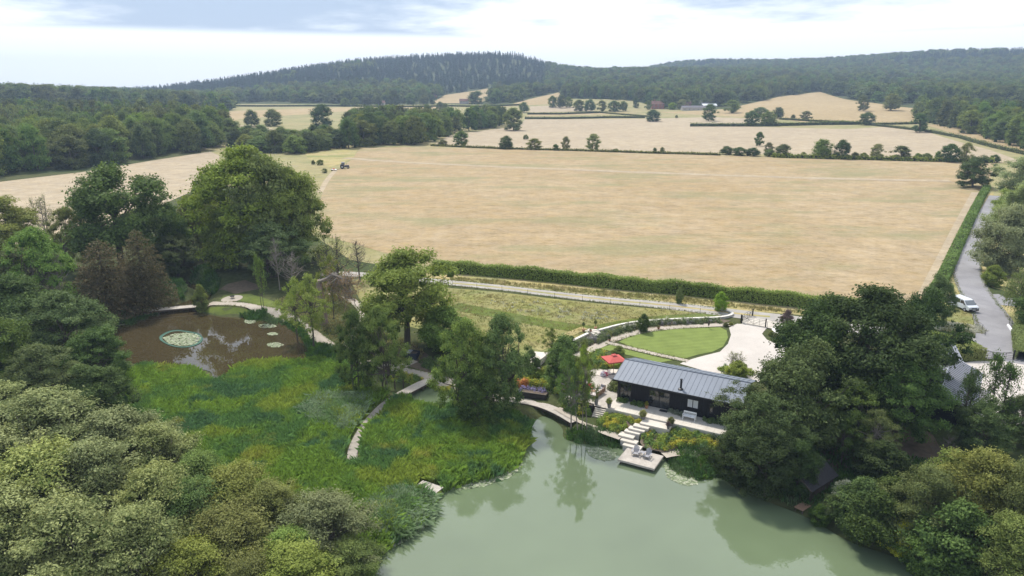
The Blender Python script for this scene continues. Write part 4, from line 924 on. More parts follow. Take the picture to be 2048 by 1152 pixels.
sheet('lawn', GP([(1238,684),(1262,670),(1310,661),(1370,657),(1440,655),(1453,661),(1456,676),(1446,694),(1425,704),(1395,710),(1366,719),(1310,707),(1262,694)]), M_lawn, .05)
sheet('lawn', GP([(1196,697),(1222,690),(1345,721),(1320,726),(1262,712)]), M_lawn, .05)
ribbon('garden_path', GP([(1100,738),(1150,716),(1196,693),(1222,680),(1270,665),(1330,656),(1400,652),(1465,650)]), [1.4,1.5,1.4,1.2], M_path, .08)
ribbon('garden_path', GP([(1215,686),(1262,697),(1320,711),(1376,723)]), 1.1, M_path, .08)
ribbon('pond_path', GP([(414,613),(440,608),(480,608),(520,618),(560,628),(600,648),(640,682),(690,708),(740,728),(790,737),(850,752),(905,768),(960,786),(990,797)]), 1.7, M_path, .08)
ribbon('pond_path', GP([(790,738),(812,730),(830,722)]), 1.4, M_path, .085)
ribbon('garden_path', GP([(660,586),(690,594),(715,608),(728,625),(722,650),(700,680),(688,704)]), 1.5, M_path, .085)
P0 = G(464, 598)[:2]; sheet('paved_circle', np.array([P0+1.9*np.array([math.cos(t), math.sin(t)]) for t in np.linspace(0, 6.28, 25)[:-1]]), M_path, .07)
ribbon('paved_circle', GP([(452,607),(458,603),(464,599)]), 1.2, M_path, .075)
sheet('grass_bank', GP([(408,624),(420,616),(470,615),(520,625),(545,634),(500,632),(440,631)]), M_green, .05)
sheet('grass_bank', GP([(425,600),(450,590),(500,588),(540,600),(580,620),(520,612),(480,602)]), M_green, .04)
sheet('bare_earth', GP([(430,585),(455,568),(490,560),(530,575),(470,588)]), M_mud, .03)
sheet('soil_bed', GP([(1080,716),(1130,692),(1182,668),(1250,648),(1330,641),(1440,638),(1462,642),(1440,649),(1330,653),(1265,663),(1215,680),(1190,692),(1140,718),(1098,736)]), M_soil, .045)
sheet('bare_earth', GP([(790,700),(830,690),(870,720),(905,760),(850,745),(800,725)]), M_mud, .03)
sheet('clearing', GP([(1640,880),(1760,850),(1860,860),(1900,930),(1820,980),(1720,970),(1650,940)]), M_mud, .03)

M_walk = pavemat('old_grey_boards', (.27,.24,.20), (.35,.31,.265), 1.2)
# boardwalk, jetty and bridges: real planks
def planks(root, C, w, z, mat, name='plank', pl=.15, gap=.015, th=.05, limit=300):
    """cross planks along the centre line C, each a piece of its own"""
    C = resample(np.asarray(C, float), pl); d = np.gradient(C, axis=0); n = 0
    mb = MB(); mb.box(-(pl-gap)/2, (pl-gap)/2, -w/2, w/2, -th, 0); me = bpy.data.meshes.new(name); me.from_pydata(mb.v, [], mb.f); me.update(); me.materials.append(mat)
    o0 = Vector(root.location)
    for c, t in zip(C[:limit], d):
        zz = z if np.isscalar(z) else z(c); o = bpy.data.objects.new(name, me); COL.objects.link(o); o.parent = root; o.location = Vector((c[0], c[1], zz+RNG.uniform(-.004,.004)))-o0; o.rotation_euler = (0, 0, math.atan2(t[1], t[0])+RNG.uniform(-.01,.01))
def boardwalk(name, label, pts, w, z, mat=None, cat='boardwalk', edge=.12):
    C = resample(chaikin(np.array([at(px, py, z)[:2] for px, py in pts])), .3); root = empty(name, (C[0,0], C[0,1], z), 0, label, cat); planks(root, C, w, z, mat or M_timber, pl=.2)
    d = np.gradient(C, axis=0); d /= np.hypot(d[:,0], d[:,1])[:,None]; nr_ = np.stack([-d[:,1], d[:,0]], -1)
    for s in (-1, 1):
        mb = MB(); Q = C+nr_*s*(w/2-.04)-C[0]
        for a, b2 in zip(Q[:-1], Q[1:]):
            u = (b2-a)/np.hypot(*(b2-a)); v = np.array([-u[1], u[0]])*.04
            mb.hexa([(*(a-v),-.3),(*(b2-v),-.3),(*(b2+v),-.3),(*(a+v),-.3),(*(a-v),-.055),(*(b2-v),-.055),(*(b2+v),-.055),(*(a+v),-.055)])
        mb.build('edge_beam', M_tim_dark, root)
    for k in range(0, len(C), 8):
        for s in (-1, 1):
            q = C[k]+nr_[k]*s*(w/2-.12)-C[0]; MB().tube([(*q,-1.4),(*q,-.06)], .06, 6).build('post', M_tim_dark, root)
    return root
boardwalk('boardwalk', 'pale timber boardwalk bridge from the path to the reed marsh', [(862,757),(840,768),(815,781),(795,792)], 1.5, .75)
boardwalk('marsh_boardwalk', 'narrow boardwalk curving through the reeds', [(795,792),(770,806),(746,830),(726,856),(711,884),(703,908),(708,932)], 1.05, .8, M_walk)
boardwalk('pond_bridge', 'low timber footbridge across the end of the pond', [(288,621),(330,617),(375,613),(416,610)], 1.8, .75)
boardwalk('lake_boardwalk', 'timber walkway along the lake edge below the patio', [(985,797),(1040,800),(1082,808),(1120,824),(1150,842)], 1.5, .85)
boardwalk('fishing_stage', 'small grey fishing platform in the reeds', [(838,968),(856,974),(876,981)], 1.5, .75)
for px, py, lab in ((790,778,'dark post left of the boardwalk bridge'), (807,775,'dark post right beside the boardwalk bridge')):
    p = G(px, py); tag(MB().tube([(0,0,-.3),(0,0,1.2)], .09, 8).build('post', M_tim_dark, None, tuple(p), bevel=.01), lab, 'post')

# ------------------------------------------------------------------ terrace garden in front of the cottage
HA = math.atan2(_AH[1], _AH[0])
def hw(a, p, z): q = hp(a, p); return (q[0], q[1], z)
M_black = plain('black_cladding', (.010,.010,.013), .65, .25, .25, 4); M_blackmetal = plain('black_metal', (.012,.012,.014), .45, .4)
M_zinc = plain('grey_standing_seam', (.15,.17,.205), .55, .3, .10, .5, .1)
M_glass = plain('dark_glass', (.02,.024,.026), .04, .8, .1, 1); M_blind = plain('white_blind', (.62,.62,.63), .12, .6, .04, 2); M_white = plain('white_paint', (.80,.80,.79), .5, .35, .04, 2)
M_terra = plain('terracotta', (.33,.17,.10), .8, .2, .15, 5); M_grey = plain('weathered_grey', (.33,.325,.34), .8, .2, .15, 6); M_lead = plain('grey_pot', (.17,.165,.165), .7, .2, .2, 5)
M_red = plain('coral_red_canvas', (.47,.10,.085), .8, .2, .08, 2); M_teak = plain('weathered_teak', (.27,.17,.11), .7, .2, .2, 6); M_cush = plain('pale_cushion', (.55,.49,.46), .9, .1, .1, 4)
tr = empty('terrace', hw(0, 0, 0), HA); tr['kind'] = 'structure'
def slab(a0, a1, p0, p1, z0, z1, name, mat, root=None, bev=.02): return MB().box(a0, a1, p0, p1, z0, z1).build(name, mat, root or tr, bevel=bev)
def paving(a0, a1, p0, p1, z, da, dp, mat, root, thick=.06, name='paving_slab'):
    na = max(1, round((a1-a0)/da)); npp = max(1, round((p1-p0)/dp)); sa, sp = (a1-a0)/na, (p1-p0)/npp
    mb = MB(); mb.box(-sa/2+.006, sa/2-.006, -sp/2+.006, sp/2-.006, -thick, 0); me = bpy.data.meshes.new(name); me.from_pydata(mb.v, [], mb.f); me.update(); me.materials.append(mat)
    for i in range(na):
        for j in range(npp):
            o = bpy.data.objects.new(name, me); COL.objects.link(o); o.parent = root; o.location = (a0+(i+.5)*sa, p0+(j+.5)*sp, z+RNG.uniform(-.003,.003))
paving(-.2, 16, -3.0, 0.3, TZ, .9, .66, M_stone, tr)
slab(-.2, 16, -2.98, .3, .6, TZ-.065, 'terrace_base', M_wall, bev=0)
slab(-.15, 16, -3.04, -2.985, .9, TZ-.02, 'retaining_face', M_wall, bev=0)
paving(-5.6, -.2, -3.1, 5.6, TZ+.01, 5.4, .14, M_timber, tr, .05, 'deck_board')
slab(-5.6, -.22, -3.05, 5.6, .4, TZ-.055, 'deck_base', M_tim_dark, bev=0)
paving(-9, -.2, 5.7, 9.6, TZ+.02, .8, .8, M_stone, tr)
slab(-9, -.2, 5.7, 9.6, .6, TZ-.05, 'terrace_base', M_wall, bev=0)
def steps(name, label, L, mat):
    root = empty(name, hw(0, 0, 0), HA, label, 'steps')
    for a0, a1, p0, p1, z in L: MB().box(a0, a1, p0, p1, z-.17, z).build('step', mat, root, bevel=.015); MB().box(a0+.04, a1-.04, p0+.05, p1, min(z-.75, .2), z-.172).build('riser', M_wall, root)
    return root
steps('stone_steps', 'broad stone steps from the cottage terrace down to the jetty', [(4.5,7.9,-4.5,-3.06,TZ-.17),(3.9,5.7,-5.05,-4.3,1.78),(3.5,5.4,-5.5,-4.75,1.56),(3.2,5.0,-5.95,-5.25,1.33),(2.8,4.6,-6.75,-5.75,1.1),(3.3,5.2,-7.35,-6.55,.88),(3.8,5.9,-7.95,-7.15,.68)], M_stone)
steps('stone_steps', 'narrow stone steps from the patio to the lakeside path', [(-1.5,-.1,-3.3-.2*i,-3.06-.2*i,TZ-.17*(i+1)) for i in range(7)], M_stone)
jt = empty('jetty', hw(4.45, -10.85, .5), HA, 'square pale timber jetty standing over the lake', 'jetty')
for i in range(26): MB().box(0, 3.95, i*.1165, i*.1165+.105, -.05, 0).build('plank', M_timber, jt)
for x0, x1, y0, y1 in ((-.01,3.96,-.03,-.002),(-.01,3.96,3.03,3.06),(-.04,-.012,-.03,3.06),(3.962,3.99,-.03,3.06)): MB().box(x0, x1, y0, y1, -.22, .002).build('edge_board', M_timber, jt)
for x in (.25, 2, 3.7):
    for y in (.2, 1.5, 2.8): MB().tube([(x,y,-1.8),(x,y,-.05)], .08, 8).build('pile', M_tim_dark, jt)
ribbon('lakeside_path', np.array([hp(-6.2,-3.3), hp(-4,-4.4), hp(-1.2,-5.4), hp(1,-6.2), hp(3.3,-6.6)]), [1.5,1.6,1.7], M_path, z=.92)
ribbon('lakeside_path', np.array([hp(8.3,-7.7), hp(9.3,-6.6), hp(11,-6.0), hp(13.5,-5.8)]), [1.6,1.2,1.1], M_path, .06, zmin=.62)
def bedpoly(L): return np.array([hp(a, p) for a, p in L])
BED1 = bedpoly([(.0,-3.05),(4.4,-3.05),(3.6,-4.4),(3.0,-5.3),(2.4,-6.0),(0,-5.5),(-.6,-4.6)])
BED2 = bedpoly([(8.0,-3.05),(14.5,-3.05),(13.5,-5.3),(11,-5.4),(9.2,-6.1),(8.2,-7.4),(6.1,-7.5),(5.3,-6.5),(5.1,-5.2),(5.7,-4.6),(8,-4.6)])
BED3 = bedpoly([(-5.8,-3.1),(-1.6,-3.15),(-1.6,-4.2),(-3.6,-4.0),(-5.6,-3.7)])
def bedz(P, zhi, zlo):
    def f(x, y):
        q = np.stack([x, y], -1)-HO; p = q@_PH; return np.clip(zhi+(p+3.1)/3.4*(zhi-zlo), zlo, zhi)
    return f
def bed(name, P, zf, mat):
    B = resample(np.concatenate([P, P[:1]]), .4)[:-1]; m, M = P.min(0), P.max(0); g = np.stack(np.meshgrid(np.arange(m[0], M[0], .45), np.arange(m[1], M[1], .45)), -1).reshape(-1, 2); g = g[sdist(P, g[:,0], g[:,1]) > .2]
    r = delaunay_2d_cdt([Vector(q) for q in B]+[Vector(q) for q in g], [(i, (i+1) % len(B)) for i in range(len(B))], [], 1, 1e-5); V = np.array([(q.x, q.y) for q in r[0]])
    me = bpy.data.meshes.new(name); me.from_pydata(np.column_stack([V, zf(V[:,0], V[:,1])]).tolist(), [], [tuple(f) for f in r[2]]); me.update()
    if sum(q.normal.z for q in me.polygons) < 0: me.flip_normals()
    return tag(link(name, me, mat), kind='structure')
Z1 = bedz(BED1, 1.55, .95); Z2 = bedz(BED2, 1.6, .72); Z3 = bedz(BED3, 1.3, .9)
bed('flower_bed', BED1, Z1, M_soil); bed('flower_bed', BED2, Z2, M_soil); bed('flower_bed', BED3, Z3, M_soil)

# ------------------------------------------------------------------ black cottage
HL, HD = 14.4, 6.6; ZE, ZR, PR = 4.95-TZ, 6.15-TZ, 3.25         # eave and ridge above the terrace
ct = empty('cottage', hw(0, 0, TZ), HA, 'long black timber cottage with grey standing seam roof beside the lake', 'house')
w = MB()
def wallbox(a0, a1, z0, z1): w.box(a0, a1, 0, .12, z0, z1)
zt = ZE+.12
for a0, a1, z0, z1 in ((.25,.35,0,zt),(1.75,3.95,0,zt),(.35,1.75,2.35,zt),(3.95,6.5,2.15,zt),(6.5,8.5,0,zt),(8.5,9.85,0,.88),(8.5,9.85,1.98,zt),(9.85,11.1,0,zt),(11.1,11.5,0,.7),(11.1,11.5,1.95,zt),(11.5,HL,0,zt)): wallbox(a0, a1, z0, z1)
w.box(.25, .37, .12, HD-.12, 2.35, zt); w.box(.25, .37, 1.9, HD-.12, 0, 2.35); w.box(HL-.12, HL, .12, HD-.12, 0, zt); w.box(.25, HL, HD-.12, HD, 0, zt)
w.build('wall', M_black, ct)
for g in (0.26, HL-.11): MB().add([(g,-.02,zt),(g,HD,zt),(g,PR,ZR-.06),(g+.1,-.02,zt),(g+.1,HD,zt),(g+.1,PR,ZR-.06)], [(0,2,1),(3,4,5),(0,3,5,2),(1,2,5,4),(0,1,4,3)]).build('gable', M_black, ct)
for k in range(48):      # cladding battens proud of the front wall
    a = .5+k*.29
    if 3.9 < a < 6.55 or 8.4 < a < 9.95 or 11.05 < a < 11.55 or a < 1.8: continue
    MB().box(a, a+.045, -.022, .0, .02, zt-.02).build('batten', M_black, ct)
MB().box(.02, .24, -.02, .2, 0, zt).build('corner_post', M_blackmetal, ct)
def window(a0, a1, z0, z1, n, glass, name='window', y=.03, fr=.055):
    m = MB(); W_ = a1-a0
    m.box(a0, a1, y, y+.08, z0, z0+fr); m.box(a0, a1, y, y+.08, z1-fr, z1)
    for i in range(n+1):
        x = a0+(W_-fr)*i/n; m.box(x, x+fr, y+.002, y+.078, z0+fr, z1-fr)
    f = m.build(name, M_blackmetal, ct)
    for i in range(n):
        x = a0+(W_-fr)*i/n; MB().box(x+fr, x+(W_-fr)/n, y+.03, y+.045, z0+fr, z1-fr).build('pane', glass, f)
    return f
window(3.95, 6.5, 0, 2.15, 2, M_glass, 'sliding_door', fr=.09); window(8.5, 9.85, .88, 1.98, 2, M_blind, fr=.08); window(11.1, 11.5, .7, 1.95, 1, M_glass); window(.35, 1.75, 0, 2.35, 3, M_glass, 'corner_window')
f = MB().box(.26, .34, .2, 1.9, 0, .05).box(.26, .34, .2, 1.9, 2.3, 2.35).build('corner_window', M_blackmetal, ct); MB().box(.29, .31, .2, 1.9, .05, 2.3).build('pane', M_glass, f)
npan = 25; pw = (HL+.75)/npan
def roofslab(a0, a1, front):
    y0, z0 = (-.72, ZE-.02) if front else (7.3, ZE+.02); t = .05
    V = [(a0,y0,z0),(a1,y0,z0),(a1,PR,ZR),(a0,PR,ZR)]; V = V if front else [V[1],V[0],V[3],V[2]]
    return [(x,y,z-t) for x,y,z in V]+V
for fr in (True, False):
    for i in range(npan):
        a0 = -.35+i*pw; V = roofslab(a0+.004, a0+pw-.004, fr); o = MB().hexa(V).build('roof_panel', M_zinc, ct)
        V = roofslab(a0-.013, a0+.013, fr); V = [(x,y,z+.002) for x,y,z in V[4:]]+[(x,y,z+.038) for x,y,z in V[4:]]; MB().hexa(V).build('standing_seam', M_zinc, o)
MB().tube([(-.36,PR,ZR+.02),(HL+.4,PR,ZR+.02)], .07, 6).build('ridge_cap', M_zinc, ct)
MB().box(-.36, HL+.41, -.79, -.725, ZE-.17, ZE+.01).build('gutter', M_blackmetal, ct); MB().box(-.36, HL+.41, -.72, 0, ZE-.19, ZE-.15).build('soffit', M_black, ct)
MB().add([(-.39,-.74,ZE-.18),(-.39,PR,ZR-.16),(-.39,7.3,ZE-.14),(-.39,7.3,ZE+.04),(-.39,PR,ZR+.03),(-.39,-.74,ZE+.02),(-.352,-.74,ZE-.18),(-.352,PR,ZR-.16),(-.352,7.3,ZE-.14),(-.352,7.3,ZE+.04),(-.352,PR,ZR+.03),(-.352,-.74,ZE+.02)], [(0,5,4,1),(1,4,3,2),(6,7,10,11),(7,8,9,10),(0,6,11,5),(5,11,10,4),(4,10,9,3),(3,9,8,2),(2,8,7,1),(1,7,6,0)]).build('barge_board', M_blackmetal, ct)
fl = MB().tube([(7.7,-.02,ZE+.15),(7.7,-.02,ZE+1.35)], .12, 10).build('flue', M_blackmetal, ct); MB().tube([(7.7,-.02,ZE+1.33),(7.7,-.02,ZE+1.42)], .155, 10).build('flue_cap', M_blackmetal, fl); MB().lathe([(.34,-.02),(.3,.06),(.13,.14)], 12, (7.7,-.02,ZE+.17)).build('flashing', M_blackmetal, fl)
tag(MB().box(0, .95, 0, .55, 0, .03).build('door_mat', M_blackmetal, None, hw(5.5, -.75, TZ+.01)), 'black door mat outside the sliding glass door', 'mat').rotation_euler = (0,0,HA)

# white bench
bn = empty('garden_bench', hw(8.5, -1.45, TZ), HA, 'white wooden bench against the cottage wall', 'bench')
sb = MB(); 
for k in range(4): MB().box(.03, 1.42, -.05+k*.125, .05+k*.125, .41, .44).build('seat_slat', M_white, bn)
for x in (0, 1.40):
    MB().box(x, x+.055, -.07, -.01, 0, .62).build('leg', M_white, bn); MB().box(x, x+.055, .40, .46, 0, .92).build('leg', M_white, bn); MB().box(x-.01, x+.065, -.09, .42, .62, .655).build('armrest', M_white, bn); MB().box(x+.01, x+.045, -.0, .40, .36, .41).build('rail', M_white, bn)
br = MB().box(.055, 1.40, .405, .45, .80, .92).build('backrest', M_white, bn); MB().box(.055, 1.40, .41, .445, .46, .52).build('rail', M_white, br)
for k in range(11): MB().box(.09+k*.118, .15+k*.118, .415, .44, .52, .80).build('slat', M_white, br)
# two lakeside chairs and their table
def deckchair(a, p, rz, lab):
    r = empty('deck_chair', hw(a, p, .5), HA+rz, lab, 'chair', 'slatted chairs on the jetty')
    for k in range(6): x = -.26+k*.09; MB().hexa([(x,-.42,.30),(x+.08,-.42,.30),(x+.08,.14,.22),(x,.14,.22),(x,-.42,.325),(x+.08,-.42,.325),(x+.08,.14,.245),(x,.14,.245)]).build('seat_slat', M_grey, r)
    for k in range(6):
        x = -.27+k*.093; h = .98-.05*abs(k-2.5)**1.5; MB().hexa([(x,.12,.2),(x+.08,.12,.2),(x*1.12+.085,.42,h),(x*1.12,.42,h),(x,.15,.2),(x+.08,.15,.2),(x*1.12+.085,.45,h),(x*1.12,.45,h)]).build('back_slat', M_grey, r)
    for s in (-1, 1):
        MB().box(s*.36-.06, s*.36+.06, -.42, .34, .50, .525).build('armrest', M_grey, r); MB().box(s*.34-.025, s*.34+.025, -.42, -.32, 0, .50).build('leg', M_grey, r); MB().hexa([(s*.31-.02,-.32,.2),(s*.31+.02,-.32,.2),(s*.31+.02,.5,0),(s*.31-.02,.5,0),(s*.31-.02,-.32,.30),(s*.31+.02,-.32,.30),(s*.31+.02,.5,.09),(s*.31-.02,.5,.09)]).build('leg', M_grey, r)
    return r
deckchair(5.75, -9.0, .12, 'grey slatted wooden lounge chair on the jetty, left one'); deckchair(7.05, -9.0, -.08, 'grey slatted wooden lounge chair on the jetty, right one')
tb = empty('side_table', hw(6.42, -8.85, .5), HA, 'small grey slatted table between the two jetty chairs', 'table')
for k in range(5): MB().box(-.22+k*.09, -.14+k*.09, -.2, .2, .42, .445).build('top_slat', M_grey, tb)
for x in (-.18,.18):
    for y in (-.16,.16): MB().box(x-.025, x+.025, y-.025, y+.025, 0, .42).build('leg', M_grey, tb)
# patio seating
sf = empty('patio_sofa', hw(-2.3, -1.3, TZ+.01), HA+1.45, 'long low teak bench sofa with pale cushions on the patio', 'sofa')
MB().box(0, 2.2, -.05, .7, .22, .28).build('seat_frame', M_teak, sf); c_ = MB().box(.04, 1.08, 0, .66, .285, .42).box(1.12, 2.16, 0, .66, .285, .42).build('seat_cushion', M_cush, sf, bevel=.04)
for x in (0.02, 2.12):
    for y in (-.03, .62): MB().box(x, x+.06, y, y+.06, 0, .22).build('leg', M_teak, sf)
bb = MB().box(0, 2.2, -.1, -.05, .22, .72).build('backrest', M_teak, sf)
for k in range(3): MB().box(0, 2.2, -.125, -.102, .3+k*.14, .4+k*.14).build('back_slat', M_teak, bb)
def armchair(a, p, rz, lab, cm):
    r = empty('patio_armchair', hw(a, p, TZ+.01), HA+rz, lab, 'chair'); MB().box(-.36, .36, -.36, .36, .2, .27).build('seat_frame', M_teak, r); MB().box(-.31, .31, -.33, .30, .275, .4).build('seat_cushion', cm, r, bevel=.04); MB().box(-.36, .36, .31, .37, .2, .72).build('backrest', M_teak, r); MB().box(-.3, .3, .19, .305, .41, .75).build('back_cushion', cm, r, bevel=.05)
    for x in (-.36,.3):
        for y in (-.36,.31): MB().box(x, x+.06, y, y+.055, 0, .2).build('leg', M_teak, r)
        MB().box(x, x+.06, -.36, .31, .5, .53).build('armrest', M_teak, r)
armchair(-3.4, -.9, 1.9, 'patio armchair with pale cushion, left of the coffee table', M_cush); armchair(-2.6, 1.4, -.3, 'patio armchair with grey cushion behind the sofa', M_grey); armchair(-3.9, .9, .9, 'patio armchair with coral cushion beside the birches', M_red)
tb = empty('coffee_table', hw(-3.05, .1, TZ+.01), HA+.1, 'low teak coffee table on the patio', 'table'); MB().box(-.5, .5, -.3, .3, .32, .37).build('table_top', M_teak, tb, bevel=.01)
for x in (-.45,.4):
    for y in (-.27,.22): MB().box(x, x+.05, y, y+.05, 0, .32).build('leg', M_teak, tb)
# parasol
q = at(1228, 716, 4.4); pz = TZ; ps = empty('parasol', (q[0], q[1], pz), .3, 'coral red square parasol behind the cottage', 'parasol')
MB().tube([(0,0,0),(0,0,2.75)], .035, 8).build('pole', M_teak, ps); MB().lathe([(.35,0),(.35,.06),(.06,.1)], 14).build('base', M_lead, ps); S_ = 1.3
cv = [(-S_,-S_,2.15),(S_,-S_,2.15),(S_,S_,2.15),(-S_,S_,2.15),(0,0,2.72)]; cn = MB().add(cv+[(x,y,z-.14) for x,y,z in cv[:4]], [(0,1,4),(1,2,4),(2,3,4),(3,0,4),(0,5,6,1),(1,6,7,2),(2,7,8,3),(3,8,5,0)]).build('canopy', M_red, ps)
MB().add([(-.32,-.32,2.70),(.32,-.32,2.70),(.32,.32,2.70),(-.32,.32,2.70),(0,0,2.86)], [(0,1,4),(1,2,4),(2,3,4),(3,0,4)]).build('vent_cap', M_red, cn)
for x in (-1,1):
    for y in (-1,1): MB().tube([(0,0,2.1),(x*S_*.95,y*S_*.95,2.13)], .015, 5).build('rib', M_teak, ps)
# grill on the path behind the cottage
q = at(1248, 733, TZ+.3); gr = empty('grill', (q[0], q[1], TZ), .4, 'black covered grill cart behind the cottage corner', 'grill'); MB().lathe([(.05,.62),(.3,.7),(.36,.85),(.3,1.0),(.08,1.08)], 14).build('kettle', M_blackmetal, gr); MB().box(.36, .85, -.25, .25, .82, .86).build('side_shelf', M_grey, gr)
for k in range(3): a = k*2.1; MB().tube([(.2*math.cos(a),.2*math.sin(a),.7),(.36*math.cos(a),.36*math.sin(a),0)], .02, 5).build('leg', M_blackmetal, gr)
# planters: pots with plants
def pot(p, lab, mat, h, r, key, leaf, ph, pw_, square=False):
    root = empty('plant_pot', tuple(p), 0, lab, 'plant pot'); pr = [(r*.66,0),(r*.72,.03),(r,h*.92),(r*1.08,h*.92),(r*1.08,h),(r*.92,h),(r*.9,h*.9)]
    MB().lathe(pr, 4 if square else 14).build('pot', mat, root); cme = PROTO[key][0]; c = link('plant', cme, None, root, (0,0,h*.85)); c.scale = (pw_, pw_, ph); c.material_slots[0].link = 'OBJECT'; c.material_slots[0].material = LM[leaf]
    PROTO[key][0].materials or PROTO[key][0].materials.append(LM[leaf]); return root
pot(hw(-1.55,-2.75,TZ+.01), 'tall tapered grey pot with a small plant by the patio steps', M_lead, .85, .27, 'bush_b', 'olive', .45, .6)
pot(hw(.1,-2.75,TZ), 'tapered brown pot with leafy shrub at the top of the narrow steps', M_lead, .6, .26, 'bush_b', 'lime', .75, .85)
pot(hw(4.0,-.75,TZ), 'terracotta pot with yellow green plant left of the sliding door', M_terra, .42, .22, 'bush_b', 'yellow', .55, .5)
pot(hw(4.5,-3.35,TZ-.17), 'pot with pale shrub at the left corner of the stone landing', M_lead, .4, .28, 'bush_b', 'pale', .8, 1.0)
pot(hw(7.75,-4.3,TZ-.17), 'grey pot with a pink red flowering plant at the stone landing', M_lead, .4, .2, 'bush_b', 'purple', .55, .6)
pot(hw(7.8,-3.4,TZ-.17), 'pot with pale olive shrub at the right corner of the stone landing', M_lead, .35, .26, 'bush_b', 'olive', .75, .95)
# ------------------------------------------------------------------ reeds, marsh and meadow growth
def patchmat(name, cols, scale, trans=.3):
    """growth coloured by which kind of plant holds the patch"""
    b = NB(name); p = b.pos(); t = b.attr('tint'); c = cols[0]
    for k, col in enumerate(cols[1:]):
        f = b.noise(b.map(p, (1,1,.2), loc=(13.7*k, 5.1*k, 0)), scale*(1+.35*k), 3, .6); c = b.mix(b.mr(f, *((.52,.60) if len(col) == 3 else col[3:5])), c, col[:3])
    c = b.hsv(c, .5, 1., b.mr(t, 0, 1, .68, 1.32, False)); s1 = b.pbr(c, .6, .06); tr = b.n('ShaderNodeBsdfTranslucent'); b.l(c, tr.inputs[0])
    mx = b.n('ShaderNodeMixShader'); mx.inputs[0].default_value = trans; b.l(s1, mx.inputs[1]); b.l(tr.outputs[0], mx.inputs[2]); return b.done(mx.outputs[0])
def rand_in(P, n, rng, avoid=()):
    m, M = P.min(0), P.max(0); out = np.zeros((0, 2))
    while len(out) < n:
        q = rng.uniform(m, M, (n*2, 2)); k = inside(P, q[:,0], q[:,1])
        for A in avoid: k &= ~inside(A, q[:,0], q[:,1])
        out = np.concatenate([out, q[k]])
    return out[:n]
def blades(name, label, cat, P, n, hr, wd, mat, seed, avoid=(), clump=7, lean=.35, zf=None, patch=.12):
    rng = np.random.default_rng(seed); c = rand_in(P, max(1, n//clump), rng, avoid); q = np.repeat(c, clump, 0)+rng.normal(size=(len(c)*clump, 2))*.16
    n = len(q); z = (hq(q[:,0], q[:,1]) if zf is None else zf(q[:,0], q[:,1]))
    big = .5+.5*np.sin(q[:,0]*patch*6.3+1)*np.cos(q[:,1]*patch*5.1)+.25*np.sin(q[:,0]*patch*17+q[:,1]*patch*13)
    h = hr[0]+(hr[1]-hr[0])*np.clip(.25+.5*big+rng.normal(size=n)*.18, 0, 1.15); a = rng.uniform(0, 6.28, n); ln = np.abs(rng.normal(size=n))*lean
    w_ = wd*rng.uniform(.6, 1.4, n); b = np.stack([np.cos(a), np.sin(a)], -1); t = np.stack([-b[:,1], b[:,0]], -1); B = np.column_stack([q, z-.05])
    V = np.stack([B+np.column_stack([t*w_[:,None], 0*h]), B-np.column_stack([t*w_[:,None], 0*h]), B+np.column_stack([b*(ln*h*.45)[:,None]-t*w_[:,None]*.75, h*.7]), B+np.column_stack([b*(ln*h)[:,None], h*(1-.25*ln)])], 1).reshape(-1, 3)
    F = np.arange(4*n).reshape(n, 4)[:, [0,1,2,3]]
    return tag(link(name, mesh_np(name, V, F, {'tint': rng.uniform(size=n)}), mat), label, cat, None, 'stuff')
def mounds(name, label, cat, P, m, n, rr, hh, leaf, mat, seed, zf=None, avoid=(), kind='stuff'):
    rng = np.random.default_rng(seed); c = rand_in(P, m, rng, avoid); r = rng.uniform(*rr, m); h = rng.uniform(*hh, m); i = rng.choice(m, n, p=r**2/(r**2).sum())
    d = rdir(rng, n); d[:,2] = np.abs(d[:,2]); f = rng.uniform(.75, 1.05, n); x = c[i]+d[:,:2]*(r[i]*f)[:,None]; zb = (hq if zf is None else zf)(x[:,0], x[:,1])
    Pp = np.column_stack([x, zb+d[:,2]*h[i]*f+.02]); V, F = leaf_quads(rng, Pp, unit(d+rng.normal(size=(n,3))*.5+(0,0,.3)), leaf, .6)
    t = np.clip(.5*rng.uniform(size=n)+.5*rng.uniform(size=m)[i], 0, 1)
    return tag(link(name, mesh_np(name, V, F, {'tint': t}), mat), label, cat, None, kind)
MW = strip_poly(np.array([at(px, py, .62)[:2] for px, py in [(795,792),(770,806),(746,830),(726,856),(711,884),(703,908),(707,926)]]), 2.0)
MARSH = poly_at([(250,765),(285,738),(330,745),(380,740),(423,765),(450,770),(472,738),(520,728),(590,734),(640,728),(700,742),(745,790),(790,800),(815,800),(850,822),(925,816),(1010,828),(1060,842),(1060,862),(1050,890),(1038,925),(1000,946),(940,960),(900,972),(872,988),(862,1015),(840,1050),(790,1080),(757,1108),(735,1152),(640,1130),(560,1010),(430,935),(340,865),(270,825)], .4)
STAGE = poly_at([(832,958),(888,970),(884,1002),(828,984)], .4)
sheet('marsh_ground', MARSH, M_green, .02)
M_marsh = patchmat('marsh_growth', [(.20,.315,.05), (.125,.235,.065,.48,.58), (.27,.345,.055,.52,.62), (.10,.195,.075,.54,.62), (.32,.34,.07,.60,.72)], .085, .42)
M_reed = patchmat('reed_blades', [(.075,.15,.04), (.14,.205,.085,.5,.6), (.10,.19,.03,.55,.62)], .25)
M_sedge = patchmat('grey_sedge', [(.27,.355,.20), (.19,.285,.12,.48,.58)], .35, .4)
blades('marsh_reeds', 'tall mixed green reeds and grasses filling the marsh', 'reeds', MARSH, 190000, (.7,1.6), .026, M_marsh, 1, [MW, STAGE])
